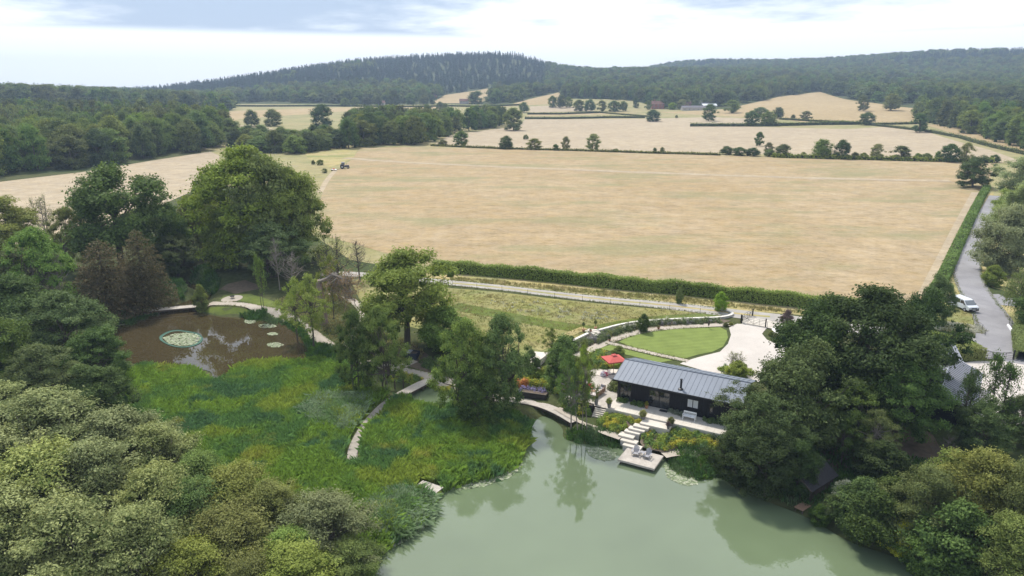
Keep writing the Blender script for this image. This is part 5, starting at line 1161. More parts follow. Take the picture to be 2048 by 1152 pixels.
mounds('marsh_herbs', 'low leafy marsh plants among the reeds', 'marsh plants', MARSH, 900, 42000, (.3,.9), (.3,.95), .10, M_marsh, 2, None, [MW, STAGE])
blades('sedge', 'arching grey green sedge at the lake edge by fishing stage', 'sedge', poly_at([(745,1015),(800,985),(828,990),(862,1004),(850,1040),(800,1070),(765,1060)], .4), 20000, (.7,1.5), .026, M_sedge, 3, [STAGE], lean=.6)
blades('sedge', 'grey green sedge patch left of the marsh boardwalk', 'sedge', poly_at([(600,830),(640,800),(740,800),(730,830),(700,870),(630,850)], .4), 9000, (1.0,1.65), .026, M_sedge, 4, [MW], lean=.5)
for k, (pts, lab) in enumerate([
 ([(1128,872),(1200,888),(1248,893),(1250,880),(1225,872),(1180,864),(1140,860)], 'dark reeds on the little point under the birches'),
 ([(1332,905),(1400,898),(1440,900),(1470,960),(1440,952),(1400,955),(1365,948),(1340,935)], 'dark green reeds right of the jetty'),
 ([(230,640),(260,622),(320,622),(306,632),(262,648)], 'reeds at the left end of the footbridge'),
 ([(345,600),(310,600),(330,575),(360,570),(374,588),(366,600)], 'reeds left of the stream behind the footbridge'),
 ([(380,560),(420,552),(440,575),(430,590),(400,572)], 'reeds right of the stream behind the footbridge'),
 ([(620,690),(650,700),(700,715),(720,740),(640,730),(615,715)], 'lush waterside growth right of the pond'),
 ([(480,630),(530,628),(560,640),(550,645),(500,640)], 'dark waterside clump on the far bank of the pond'),
 ([(560,640),(600,650),(630,690),(620,700),(600,668)], 'green waterside plants below the pond path'),
 ([(740,1152),(765,1100),(780,1090),(740,1085),(700,1110),(690,1152)], 'dark reeds at the bottom shore of the lake')]):
    P = poly_at(pts, .3); A = abs((P[:,0]*np.roll(P[:,1],-1)-np.roll(P[:,0],-1)*P[:,1]).sum())/2
    blades('reed_bed', lab, 'reeds', P, int(A*90), (.3,.8) if 'jetty' in lab or 'birches' in lab else (.5,1.25), .04, M_reed, 10+k); mounds('waterside_plants', 'leafy plants among '+lab.replace('dark ','').split(' growth')[0], 'waterside plants', P, max(6, int(A*1.2)), int(A*120), (.25,.6), (.2,.5) if 'jetty' in lab or 'birches' in lab else (.3,.9), .09, M_reed, 30+k)
M_dry = patchmat('dry_meadow_grass', [(.32,.29,.12), (.24,.25,.08,.5,.6), (.40,.34,.17,.55,.65)], .15); M_flw = patchmat('white_wildflowers', [(.62,.60,.48), (.38,.37,.2,.5,.55)], .8, .1)
MEA = GP([(760,600),(905,580),(1100,600),(1300,620),(1420,628),(1330,636),(1280,643),(1180,662),(1120,690),(1000,705),(920,685)])
blades('meadow_grass', 'long dry grasses of the garden meadow', 'grass', MEA, 26000, (.12,.4), .03, M_dry, 50)
blades('meadow_flowers', 'white wildflowers scattered through the garden meadow', 'wildflowers', GP([(960,600),(1100,605),(1230,625),(1250,640),(1150,640),(1000,620)]), 700, (.3,.5), .03, M_flw, 51, lean=.8)
blades('verge_grass', 'dry grass verge between the track and hedge', 'grass', GP([(900,555),(1100,572),(1300,590),(1600,622),(1600,628),(1300,600),(1100,580),(900,562)]), 9000, (.2,.6), .04, M_dry, 52)
blades('white_border', 'band of white wildflowers beside the lane', 'wildflowers', GP([(1838,642),(1900,648),(1962,655),(1968,668),(1900,662),(1835,656)]), 5000, (.3,.6), .06, M_flw, 53, lean=.8)
blades('lane_grass', 'dry grass between the lane and hedge', 'grass', GP([(1850,610),(1905,580),(1950,640),(1960,655),(1840,642)]), 5000, (.1,.3), .03, M_dry, 54)
blades('under_wood_growth', 'dark undergrowth on the wooded right bank', 'undergrowth', GP([(1450,900),(1600,880),(1760,900),(1900,930),(2060,930),(2060,1080),(1900,1110),(1780,1090),(1650,1030),(1520,985),(1470,960)]), 22000, (.2,.7), .06, M_reed, 55)
blades('under_wood_growth', 'dark undergrowth beneath the left bank trees', 'undergrowth', GP([(-60,560),(200,600),(240,650),(200,700),(240,760),(300,850),(420,960),(560,1060),(640,1150),(-60,1200)]), 24000, (.2,.8), .07, M_reed, 56)
blades('under_wood_growth', 'rough growth round the trees right of the pond', 'undergrowth', GP([(560,600),(640,560),(700,580),(700,640),(760,660),(850,700),(840,720),(780,725),(690,695),(630,660)]), 12000, (.2,.6), .05, M_dry, 57)

# ------------------------------------------------------------------ garden hedges
hedge('garden_hedge', 'long dense green hedge along the near edge of the hay field', GP([(868,543),(960,549),(1100,562),(1300,582),(1480,600),(1640,616),(1720,625)]), 2.1, 2.0, 38000, .14, 'bright', 1, .16)
hedge('lane_hedge', 'trimmed hedge running up beside the lane to the field oak', GP([(1862,600),(1885,560),(1912,500),(1940,440),(1960,400),(1974,376)]), 2.2, 1.2, 24000, .15, 'bright', 2, .2)
hedge('clipped_hedge', 'clipped box hedge behind the second cottage', GP([(1845,700),(1890,716),(1958,716)]), 2.4, 1.6, 9000, .10, 'lime', 3, .04)
hedge('clipped_hedge', 'dark hedge bordering the brown bed above the second cottage', GP([(1838,676),(1880,682),(1930,694),(1950,706)]), 1.4, 1.1, 6000, .10, 'olive', 4, .06)
hedge('clipped_hedge', 'clipped hedge at the right edge beside the lane gate', GP([(2036,668),(2040,695),(2044,722)]), 1.7, 1.5, 6000, .10, 'lime', 5, .03)
mounds('brown_bed', 'brown dry perennials enclosed by the hedges', 'perennials', GP([(1868,690),(1920,700),(1900,710),(1860,700)]), 60, 3500, (.3,.5), (.3,.5), .09, LM['olive'], 61)

# ------------------------------------------------------------------ beds
M_bed = patchmat('border_plants', [(.26,.33,.06), (.15,.24,.06,.52,.58), (.46,.42,.06,.54,.6), (.12,.19,.08,.58,.64)], .55)
M_lav = patchmat('lavender', [(.15,.19,.08), (.26,.25,.24,.54,.62), (.22,.25,.09,.52,.6), (.10,.14,.05,.55,.62)], .5)
mounds('border_plants', 'yellow and green perennials in the bed left of the stone steps', 'perennials', BED1, 70, 9000, (.25,.5), (.25,.6), .075, M_bed, 70, Z1)
mounds('border_plants', 'green and yellow perennials in the bed right of the stone steps', 'perennials', bedpoly([(8.0,-3.2),(14,-3.2),(13.3,-4.8),(11,-4.9),(9.2,-5.8),(8.2,-7.2),(6.3,-7.4),(5.5,-6.4),(5.3,-5.2),(5.8,-4.7),(8,-4.7)]), 100, 13000, (.25,.55), (.25,.65), .075, M_bed, 71, Z2)
mounds('border_plants', 'climbing yellow green plants below the patio edge', 'perennials', BED3, 34, 5000, (.2,.4), (.5,1.1), .075, M_bed, 72, Z3)
mounds('house_border', 'dark green shrubs along the cottage wall left of the door', 'perennials', bedpoly([(.3,-.65),(3.6,-.65),(3.6,-.1),(.3,-.1)]), 20, 2600, (.22,.38), (.3,.55), .07, LM['dark'], 73, lambda x, y: 0*x+TZ)
mounds('house_border', 'grey green plants along the cottage wall by the bench', 'perennials', bedpoly([(6.7,-.7),(8.2,-.7),(8.2,-.1),(6.7,-.1)]), 10, 1400, (.2,.36), (.3,.55), .07, LM['grey'], 74, lambda x, y: 0*x+TZ)
mounds('house_border', 'dark plants along the cottage wall right of the bench', 'perennials', bedpoly([(10.3,-.9),(13.8,-.9),(13.8,-.1),(10.3,-.1)]), 20, 2400, (.22,.38), (.3,.6), .07, LM['mid'], 75, lambda x, y: 0*x+TZ)
WB = GP([(1196,690),(1222,674),(1270,660),(1330,650),(1440,647),(1445,641),(1330,644),(1255,652),(1205,668),(1180,682)])
mounds('wall_border', 'grey lavender and green perennials below the curved wall', 'perennials', WB, 300, 24000, (.25,.5), (.4,.85), .08, M_lav, 76)
mounds('wall_border', 'white flower heads along the curved wall border', 'flowers', GP([(1230,664),(1300,651),(1400,645),(1440,644),(1440,640),(1330,643),(1250,653)]), 90, 2600, (.15,.3), (.65,.9), .07, M_flw, 77)
mounds('wall_border', 'pale flowers and shrubs left of the upper steps', 'perennials', GP([(1100,728),(1150,705),(1190,685),(1176,676),(1130,696),(1090,718)]), 120, 11000, (.3,.5), (.4,.8), .085, M_lav, 78)
mounds('patio_planting', 'mixed green planting between patio and white terrace', 'perennials', GP([(1010,760),(1060,740),(1110,742),(1150,725),(1200,702),(1215,712),(1180,738),(1150,775),(1120,790),(1070,775)]), 200, 20000, (.35,.75), (.4,1.2), .095, M_bed, 79)
mounds('orange_flowers', 'orange flowers in the border above the black planter', 'flowers', GP([(1035,770),(1055,768),(1058,774),(1036,777)]), 16, 1500, (.25,.35), (1.0,1.2), .07, plain('orange_petals', (.50,.19,.05), .7), 80)
mounds('yellow_flowers', 'yellow green flowers right of the orange ones', 'flowers', GP([(1057,769),(1092,771),(1092,777),(1058,776)]), 22, 2000, (.25,.35), (.95,1.15), .07, LM['yellow'], 81)
mounds('lavender_row', 'purple flowering lavender in the black planter', 'flowers', GP([(1036,780),(1090,784),(1092,793),(1038,789)]), 34, 2600, (.25,.4), (.7,1.0), .06, plain('lavender_petals', (.22,.19,.33), .8), 82)
mounds('island_bed', 'golden and green plants round the drive island', 'perennials', GP([(1428,742),(1450,732),(1490,733),(1512,747),(1490,760),(1445,756)]), 60, 6000, (.3,.5), (.3,.7), .085, M_bed, 83)
mounds('corner_planting', 'brown green shrubs between patio and cottage gable', 'perennials', bedpoly([(-2.3,2.6),(-.4,1.2),(-.2,4.8),(-1.8,5.0)]), 16, 3200, (.4,.7), (.5,1.0), .085, LM['olive'], 84, lambda x, y: 0*x+TZ)
mounds('white_pink_flowers', 'white and magenta hydrangeas in bloom behind the patio', 'flowers', np.array([at(px, py, TZ+.4)[:2] for px, py in [(1203,744),(1216,740),(1219,747),(1207,752)]]), 7, 700, (.3,.4), (.5,.8), .08, patchmat('hydrangea', [(.62,.60,.66), (.45,.05,.12,.5,.54)], .7, .1), 85, lambda x, y: 0*x+TZ)
mounds('bush_border', 'shrubs along the garden path by the parasol', 'perennials', GP([(1180,722),(1230,722),(1262,728),(1240,738),(1200,735)]), 26, 4000, (.4,.7), (.5,.9), .085, M_bed, 86)
mounds('marsh_edge_plants', 'mixed brown and green plants along the path by the alders', 'perennials', GP([(800,745),(850,760),(905,778),(960,795),(960,805),(900,795),(862,772),(820,775),(770,760)]), 90, 8000, (.3,.55), (.3,.7), .085, M_bed, 87)
mounds('path_planting', 'purple and green planting above the pond path', 'perennials', GP([(835,725),(880,715),(960,760),(990,790),(940,772),(880,752)]), 110, 11000, (.3,.6), (.4,.9), .09, LM['mid'], 88)
for px, py, w_, h_, m, lab in [(1452,653,1.0,.7,'olive','clipped round shrub at the corner of lawn and drive'),(1462,651,.8,.55,'olive','smaller clipped shrub beside the lawn corner'),(1543,672,1.0,.8,'olive','left clipped bush at the foot of the small white wall'),(1552,676,1.1,.8,'olive','right clipped bush at the foot of the small white wall'),
   (1221,852,.0,.0,'lime','')]:
    if lab: p = G(px, py); plant('bush_b', m, tuple(p), w_, h_, 0, 'clipped_bush', lab, cat='bush')
T = tree
T('grey green shrub at the left of the retaining wall', 1142, 700, 672, 26, 'bush_a', 'dark', 'shrub', cat='bush')
T('broad leafy shrub left of the steps to the white terrace', 1062, 745, 700, 40, 'bush_a', 'mid', 'shrub', cat='bush')

# water lilies
M_pad = patchmat('lily_pads', [(.24,.28,.17), (.38,.39,.29,.48,.56), (.15,.20,.09,.54,.6)], 2.5, .05)
def pads(name, lab, P, n, seed, z=.012, r0=.12):
    rng = np.random.default_rng(seed); q = rand_in(P, n, rng); r = r0*rng.uniform(.55, 1.3, n); a = rng.uniform(0, 6.28, n); k = 7; th = np.linspace(.25, 6.03, k)
    V = np.zeros((n, k+1, 3)); V[:,0,:2] = q; V[:,0,2] = z
    V[:,1:,0] = q[:,None,0]+r[:,None]*np.cos(a[:,None]+th); V[:,1:,1] = q[:,None,1]+r[:,None]*np.sin(a[:,None]+th); V[:,1:,2] = z+rng.uniform(0, .10, (n,1))**2*6*np.cos(th)[None]
    V[:,:,2] = np.maximum(V[:,:,2], .008)+rng.uniform(0, .02, n)[:,None]
    i = np.arange(n)[:,None]*(k+1); F = np.concatenate([np.concatenate([i, i+j, i+j+1], 1) for j in range(1, k)]); o = tag(link(name, mesh_np(name, V.reshape(-1, 3), F, {'tint': rng.uniform(size=len(F))}), M_pad), lab, 'lily pads', None, 'stuff')
    return o
def ell(px, py, rx, ry, n=16): return poly_at([(px+rx*math.cos(t), py+ry*math.sin(t)) for t in np.linspace(0, 6.28, n+1)[:-1]])
pads('lily_pads', 'large raft of lily pads in the middle of the brown pond', poly_at([(325,676),(345,668),(372,666),(395,669),(402,677),(392,688),(365,692),(340,688)]), 800, 1, r0=.17)
pads('lily_pads', 'lily pads left of the jetty below the birches', poly_at([(1172,898),(1195,896),(1232,906),(1230,920),(1205,922),(1180,912)]), 420, 2, r0=.13)
pads('lily_pads', 'lily pads right of the jetty by the dark reeds', poly_at([(1328,930),(1350,938),(1392,958),(1395,968),(1370,972),(1335,955)]), 420, 3, r0=.14)
pads('lily_pads', 'lily pads along the marsh shore of the lake', poly_at([(915,972),(960,962),(1010,946),(1040,925),(1046,930),(1020,955),(970,972),(920,980)]), 620, 4, r0=.13)
pads('lily_pads', 'floating weed along the sedge shore', poly_at([(790,1080),(845,1052),(868,1030),(858,1050),(800,1088),(765,1105)]), 320, 5, r0=.12)
for i, (px, py, rx, ry, lab) in enumerate([(240,648,14,3,'lily pads at the left end of the pond'),(500,643,12,4,'lily pads near the far bank of the pond'),(535,652,18,4,'lily pads under the pond path'),(550,690,16,5,'lily pads at the right of the pond'),(575,722,20,4,'lily pads at the near right of the pond'),(545,668,10,3,'small patch of lily pads at right of the pond')]):
    pads('lily_pads', lab, ell(px, py, rx, ry), 130, 10+i, r0=.15)
# green net round the raft
nm = NB('green_net'); M_net = nm.done(nm.pbr((.035,.10,.07), .7, .2)); C = smooth_poly(poly_at([(314,677),(330,665),(350,659),(380,663),(398,667),(408,678),(398,690),(368,697),(338,692)]), 2); C = resample(np.concatenate([C, C[:1]]), .1)[np.linspace(0, len(resample(np.concatenate([C, C[:1]]), .1))-1, 41).astype(int)[:-1]]; nt_ = empty('pond_net', (C[0,0], C[0,1], 0), 0, 'floating green net ring round the lily raft', 'net')
MB().tube([(x-C[0,0], y-C[0,1], .05) for x, y in np.concatenate([C, C[:1]])], .03, 5).build('float_line', M_net, nt_)
Ci = C+(C.mean(0)-C)*.13; fm = MB(); 
for k in range(40):
    a, b2, c2, d2 = C[k], C[(k+1)%40], Ci[(k+1)%40], Ci[k]; fm.add([(a[0]-C[0,0],a[1]-C[0,1],.02),(b2[0]-C[0,0],b2[1]-C[0,1],.02),(c2[0]-C[0,0],c2[1]-C[0,1],.015),(d2[0]-C[0,0],d2[1]-C[0,1],.015)], [(0,1,2,3)])
fm.build('mesh_apron', M_net, nt_)

# tufts creeping over the path edges
def edge_tufts(name, label, lines, n, seed):
    rng = np.random.default_rng(seed); Q = []
    for C, w in lines:
        C = resample(chaikin(C), .25); d = np.gradient(C, axis=0); d /= np.hypot(d[:,0], d[:,1])[:,None]+1e-9; nn = np.stack([-d[:,1], d[:,0]], -1)
        for s in (-1, 1): Q.append(C+nn*s*w*.5)
    Q = np.concatenate(Q); c = Q[rng.integers(0, len(Q), n)]+rng.normal(size=(n,2))*.16; q = np.repeat(c, 6, 0)+rng.normal(size=(n*6,2))*.09; m = len(q); z = hq(q[:,0], q[:,1]); hh_ = rng.uniform(.1, .32, m); a = rng.uniform(0, 6.28, m); b2 = np.stack([np.cos(a), np.sin(a)], -1)
    B = np.column_stack([q, z]); V = np.stack([B+np.column_stack([b2*.03, 0*z]), B-np.column_stack([b2*.03, 0*z]), B+np.column_stack([np.stack([-b2[:,1], b2[:,0]], -1)*(hh_*.4)[:,None], hh_])], 1).reshape(-1, 3)
    tag(link(name, mesh_np(name, V, np.arange(3*m).reshape(m, 3), {'tint': rng.uniform(size=m)}), M_edge), label, 'grass', None, 'stuff')
M_edge = patchmat('edge_grass', [(.19,.23,.07), (.27,.25,.11,.5,.6)], .3)
edge_tufts('edge_grass', 'grass tufts along the edges of the garden paths', [(GP([(440,608),(480,608),(520,618),(560,628),(600,648),(640,682),(690,708),(740,728),(790,737),(850,752),(905,768),(960,786)]), 1.7), (GP([(660,586),(690,594),(715,608),(728,625),(722,650),(700,680)]), 1.5), (GP([(1222,680),(1270,665),(1330,656),(1400,652)]), 1.25), (GP([(1215,686),(1262,697),(1320,711),(1376,723)]), 1.1)], 2600, 90)
edge_tufts('edge_grass', 'grass tufts along the edges of the track and lane', [(GP([(720,548),(905,567),(1100,588),(1300,608),(1450,625)]), 3.4), (GP([(1964,450),(1946,485),(1934,520),(1934,552),(1952,590),(1982,630),(1994,660)]), 4.8)], 3600, 91)
# ------------------------------------------------------------------ walls, gates, fences
def wallrun(name, label, C, w, h, z0=None, capw=.12, cat='wall'):
    C = resample(chaikin(np.asarray(C)), .6); zb = hq(C[:,0], C[:,1]); d = np.gradient(C, axis=0); d /= np.hypot(d[:,0], d[:,1])[:,None]; n_ = np.stack([-d[:,1], d[:,0]], -1); zt_ = np.convolve(np.pad(zb, 4, 'edge'), np.ones(9)/9, 'valid')+h
    root = empty(name, (C[0,0], C[0,1], zb[0]), 0, label, cat); o = np.array([C[0,0], C[0,1], zb[0]])
    def tubeq(wd, lo, hi):
        A, B = C+n_*wd/2, C-n_*wd/2; m = len(C); V = np.concatenate([np.column_stack([A, lo]), np.column_stack([B, lo]), np.column_stack([B, hi]), np.column_stack([A, hi])])-o; i = np.arange(m-1)
        F = np.concatenate([np.stack([i+a*m, i+1+a*m, i+1+b2*m, i+b2*m], -1) for a, b2 in ((0,1),(1,2),(2,3),(3,0))]); mb = MB(); mb.add(V, [tuple(f) for f in F]); mb.add(V[[0,m,2*m,3*m]], [(0,1,2,3)]); mb.add(V[[m-1,2*m-1,3*m-1,4*m-1]], [(3,2,1,0)]); return mb
    a = tubeq(w, zb-.5, zt_).build('wall_body', M_wall, root); tubeq(w+capw, zt_+.002, zt_+.09).build('coping', M_cope, root); return root
wallrun('garden_wall', 'curved pale retaining wall with white coping behind the lawn border', GP([(1196,664),(1250,649),(1330,642),(1400,639),(1440,638),(1462,634),(1466,629),(1455,624),(1436,621)]), .32, .28)
wallrun('garden_wall', 'pale retaining wall with white coping left of the upper steps', GP([(1076,722),(1105,706),(1140,688),(1176,670)]), .32, .3)
wallrun('garden_wall', 'short curled white wall right of the gate', GP([(1556,674),(1546,668),(1545,662),(1556,658),(1580,656)]), .3, .5)
# upper steps to the meadow
def flight(label, bx, by, tx, ty, n, wd, mat):
    a, t = G(bx, by), G(tx, ty); root = empty('stone_steps', tuple(a), 0, label, 'steps'); u = (t-a)[:2]; L = np.hypot(*u); u = u/L; v = np.array([-u[1], u[0]]); rise = max(.08, (t[2]-a[2]+.06)/n)
    for i in range(n):
        s0, s1 = L*i/n, L*(i+1)/n+.02; q = [u*s0-v*wd/2, u*s1-v*wd/2, u*s1+v*wd/2, u*s0+v*wd/2]; MB().prism([tuple(x) for x in q], -.5, rise*(i+1)-.001*i).build('step', mat, root)
    return root
flight('stone steps climbing from the garden path to the meadow', 1213, 683, 1184, 664, 8, 1.5, M_stone)
flight('stone steps up to the small white terrace', 1073, 742, 1062, 728, 6, 1.5, M_stone)
sheet('upper_landing', GP([(1168,663),(1178,658),(1194,660),(1188,666)]), M_stone, .08)
W2 = [at(px, py, 2.75)[:2] for px, py in [(1040,726),(1050,712),(1070,703),(1098,705),(1085,716),(1066,729)]]
tw = empty('white_terrace', (*W2[0], 0)); tw['kind'] = 'structure'; MB().prism([tuple(np.array(q)-W2[0]) for q in W2], .8, 2.75).build('terrace_base', M_stone, tw)
# clipped lollipop trees in pots on the landing
def standard(px, py, lab):
    p = G(px, py); root = empty('potted_standard', tuple(p), 0, lab, 'plant pot'); MB().lathe([(.16,0),(.24,.42),(.26,.42),(.26,.47),(.2,.47)], 12).build('pot', M_terra, root); MB().tube([(0,0,.4),(0,0,1.15)], .025, 6).build('stem', M_bark, root)
    c = link('crown', PROTO['bush_b'][0], None, root, (0,0,1.0)); c.scale = (.6,.6,.62); c.material_slots[0].link = 'OBJECT'; c.material_slots[0].material = LM['olive']
standard(1167, 664, 'clipped ball tree in a pot left of the upper landing'); standard(1191, 660, 'clipped ball tree in terracotta pot right of the upper landing')
pot(G(1181, 667), 'tall terracotta pot standing at the top of the upper steps', M_terra, .6, .2, 'bush_b', 'olive', .25, .35)
pot(G(1219, 683), 'terracotta pot with a clipped plant at the foot of the upper steps', M_terra, .4, .2, 'bush_b', 'dark', .5, .5)
pot(G(1317, 659), 'small terracotta pot in the border behind the lawn', M_terra, .4, .2, 'bush_b', 'pale', .4, .45)
# black raised planters below patio
def planter(lab, a0, a1, p0, p1, z0, z1):
    r = empty('raised_planter', hw(a0, p0, z0), HA, lab, 'planter'); w_, d_ = a1-a0, p1-p0
    for x0, x1, y0, y1, nm_ in ((0,w_,0,.06,'side'),(0,w_,d_-.06,d_,'side'),(0,.06,.06,d_-.06,'side'),(w_-.06,w_,.06,d_-.06,'side')): MB().box(x0, x1, y0, y1, 0, z1-z0).build('side', M_blackmetal, r)
    MB().box(.06, w_-.06, .06, d_-.06, 0, z1-z0-.1).build('soil', M_soil, r)
planter('black raised planter at the patio edge above the lakeside path', -5.2, -1.65, -3.75, -3.15, .9, TZ+.25)
q = G(1040, 795); q2 = G(1092, 800); r = empty('raised_planter', (q[0], q[1], q[2]-.2), math.atan2(q2[1]-q[1], q2[0]-q[0]), 'black raised planter holding lavender beside the walkway', 'planter'); L = float(np.hypot(*(q2-q)[:2]))
for x0, x1, y0, y1 in ((0,L,0,.06),(0,L,1.14,1.2),(0,.06,.06,1.14),(L-.06,L,.06,1.14)): MB().box(x0, x1, y0, y1, 0, 1.0).build('side', M_blackmetal, r)
MB().box(.06, L-.06, .06, 1.14, 0, .9).build('soil', M_soil, r)
q = G(825, 716); r = empty('compost_box', tuple(q), -.25, 'dark blue black box planter below the garden oak', 'planter')
M_navy = plain('navy_boards', (.025,.03,.05), .6, .3)
for x0, x1, y0, y1 in ((-.9,.9,-.7,-.64),(-.9,.9,.64,.7),(-.9,-.84,-.64,.64),(.84,.9,-.64,.64)): MB().box(x0, x1, y0, y1, -.1, .95).build('side', M_navy, r)
MB().box(-.84, .84, -.64, .64, -.1, .8).build('soil', M_soil, r); MB().box(-.93, .93, -.73, .73, .955, .99).build('lid', M_grey, r) if False else None
MB().box(-.95, -.1, -.72, .72, .955, .99).build('lid', M_grey, r)
# fire bowl on the paved circle
q = G(465, 597); r = empty('fire_bowl', (q[0], q[1], q[2]+.07), 0, 'dark iron fire bowl on the round paving by the pond', 'fire bowl'); MB().lathe([(.06,.22),(.28,.28),(.42,.42),(.44,.42),(.30,.25),(.05,.19)], 16).build('bowl', M_blackmetal, r)
for k in range(3): a = k*2.1; MB().tube([(.15*math.cos(a),.15*math.sin(a),.26),(.26*math.cos(a),.26*math.sin(a),0)], .02, 5).build('leg', M_blackmetal, r)
# dark sculpture on a stake at the lawn edge
q = G(1417, 657); r = empty('garden_sculpture', tuple(q), 0, 'dark bird like sculpture on a thin stake at the lawn edge', 'sculpture'); MB().tube([(0,0,-.1),(0,0,.45)], .02, 6).build('stake', M_blackmetal, r)
MB().lathe([(.03,.4),(.1,.55),(.17,.75),(.14,.9),(.06,.98)], 10).build('body', M_tim_dark, r, smooth=True); MB().lathe([(.03,.97),(.12,1.05),(.14,1.16),(.06,1.28)], 10, (.05,0,0)).build('head', M_tim_dark, r, smooth=True); MB().box(-.2, .2, -.02, .02, .8, .86).build('wing', M_tim_dark, r)
# broken trunk with fallen limb by the pond path
q = G(647, 648); r = empty('broken_tree', tuple(q), 0, 'broken dead trunk with a fallen branching limb by the pond path', 'tree')
def at_y(px, py, y): rr_ = ray(px, py); k = y/rr_[1]; return np.array([rr_[0]*k, y, CAMZ+rr_[2]*k])
t1 = at_y(637, 560, q[1])-q; MB().tube([(0,0,-.3), tuple(t1*.35+(.15,0,0)), tuple(t1*.7+(.05,.1,0)), tuple(t1)], [.8,.62,.55,.40], 10).build('trunk', plain('bleached_trunk', (.27,.20,.175), .9, .1, .3, 3), r)
rngb = np.random.default_rng(3); lm_ = MB(); tw_ = []; p1 = t1+np.array([2.2,-.3,1.0]); p2 = t1+np.array([4.6,-.6,.2]); p3 = t1+np.array([6.0,-.8,-3.4])
limb(lm_, t1-np.array([0,0,.3]), p1, .34, .26, rngb, .05); limb(lm_, p1, p2, .26, .18, rngb, .05); limb(lm_, p2, p3, .18, .07, rngb, .08)
for k in range(34):
    f = rngb.uniform(0, 1); a = p1+(p2-p1)*(f*2) if f < .5 else p2+(p3-p2)*(f*2-1); e = a+np.array([rngb.uniform(-1.8,2.4), rngb.uniform(-1.8,1.8), rngb.uniform(-4.2,1.6)]); e[2] = max(e[2], .3); limb(lm_, a, e, .07, .02, rngb, .15)
    for m in range(7): g0 = a+(e-a)*rngb.uniform(.2,1); g1 = g0+rngb.normal(size=3)*.8+(0,0,-.3); g1[2] = max(g1[2], .2); limb(lm_, g0, g1, .028, .008, rngb, .15, 4, 4); tw_ += [g1, (g0+g1)/2]
lm_.build('fallen_limb', M_bark_pale, r); tw_ = np.array(tw_); ii_ = rngb.integers(0, len(tw_), 2600); V_, F_ = leaf_quads(rngb, tw_[ii_]+rngb.normal(size=(2600,3))*.25, rdir(rngb, 2600), .12, .5)
link('dead_leaves', mesh_np('dead_leaves', V_, F_, {'tint': rngb.uniform(size=2600)}), leafmat('dead_leaves', (.22,.15,.09), (.32,.23,.15)), r)
# main gate
M_iron = M_blackmetal
def barpost(r, x, y, h, s=.12): return MB().box(x-s/2, x+s/2, y-s/2, y+s/2, -.3, h).build('post', M_iron, r)
def gate(name, label, A, B, h, nb, arch, posts=True, cat='gate'):
    A, B = np.asarray(A), np.asarray(B); r = empty(name, tuple(A), math.atan2(B[1]-A[1], B[0]-A[0]), label, cat); L = float(np.hypot(*(B-A)[:2])); dz = B[2]-A[2]
    if posts:
        for x in (0, L): barpost(r, x, 0, h+.25, .16)
    for k in range(nb): z = .12+(h-.12)*k/(nb-1); MB().tube([(.1,0,z),(L*.5,0,z+dz*.5+(arch if k == nb-1 else 0)),(L-.1,0,z+dz)], .022, 5).build('rail', M_iron, r)
    for k in range(5): x = .1+(L-.2)*k/4; MB().tube([(x,0,.1),(x,0,h+(arch*(1-abs(k-2)/2)))], .02, 5).build('stile', M_iron, r)
    MB().tube([(.1,0,h),(L*.25,0,h*.75),(L*.5,0,.15)], .02, 5).build('brace', M_iron, r); MB().tube([(L-.1,0,h),(L*.75,0,h*.75),(L*.5,0,.15)], .02, 5).build('brace', M_iron, r); return r
gate('drive_gate', 'black iron gate leaf across the pale drive', G(1483,646), G(1531,655), 1.1, 5, 0)
gate('drive_gate', 'black iron gate leaf standing open at the left of the drive', G(1482,645), G(1505,632), 1.1, 5, .15)
gate('lane_gate', 'black arched iron gate across the lane at right', G(1968,716), G(2026,720), 1.2, 5, -.4)
def fence(label, pts, h, n, sp=1.9, rr=.014):
    C = resample(GP(pts), sp); z = hq(C[:,0], C[:,1]); r = empty('iron_fence', (C[0,0], C[0,1], z[0]), 0, label, 'fence'); o = np.array([C[0,0], C[0,1], z[0]]); V = np.column_stack([C, z])-o
    for v in V: MB().tube([v-(0,0,.3), v+(0,0,h)], .03, 5).build('post', M_iron, r)
    for k in range(n): MB().tube([tuple(v+(0,0,.2+(h-.25)*k/(n-1))) for v in V], rr, 4).build('rail', M_iron, r)
fence('black estate fence right of the drive gate', [(1534,656),(1556,652),(1580,654)], 1.1, 5)
fence('black fence at the bend beside the wildflowers', [(1946,652),(1962,660),(1970,672)], 1.1, 4)
fence('black fence by the white kerb at the lane', [(2018,646),(2026,660),(2034,672)], 1.1, 4)
fence('thin fence along the track below the meadow', [(905,573),(1070,592),(1250,612),(1400,628)], 1.0, 2, 4.5, .007)
q0, q1 = G(2015,652), G(2026,667); r = tag(MB().box(0, float(np.hypot(*(q1-q0)[:2])), -.12, .12, -.1, .35).build('kerb_log', M_white, None, tuple(q0), bevel=.03), 'white painted log edging the lane', 'log'); r.rotation_euler = (0,0,math.atan2(q1[1]-q0[1], q1[0]-q0[0]))
p = G(1945, 640); tag(MB().tube([(0,0,-.3),(0,0,1.0)], .05, 6).build('post', M_tim_dark, None, tuple(p)), 'single dark post on the grass in front of the van', 'post')

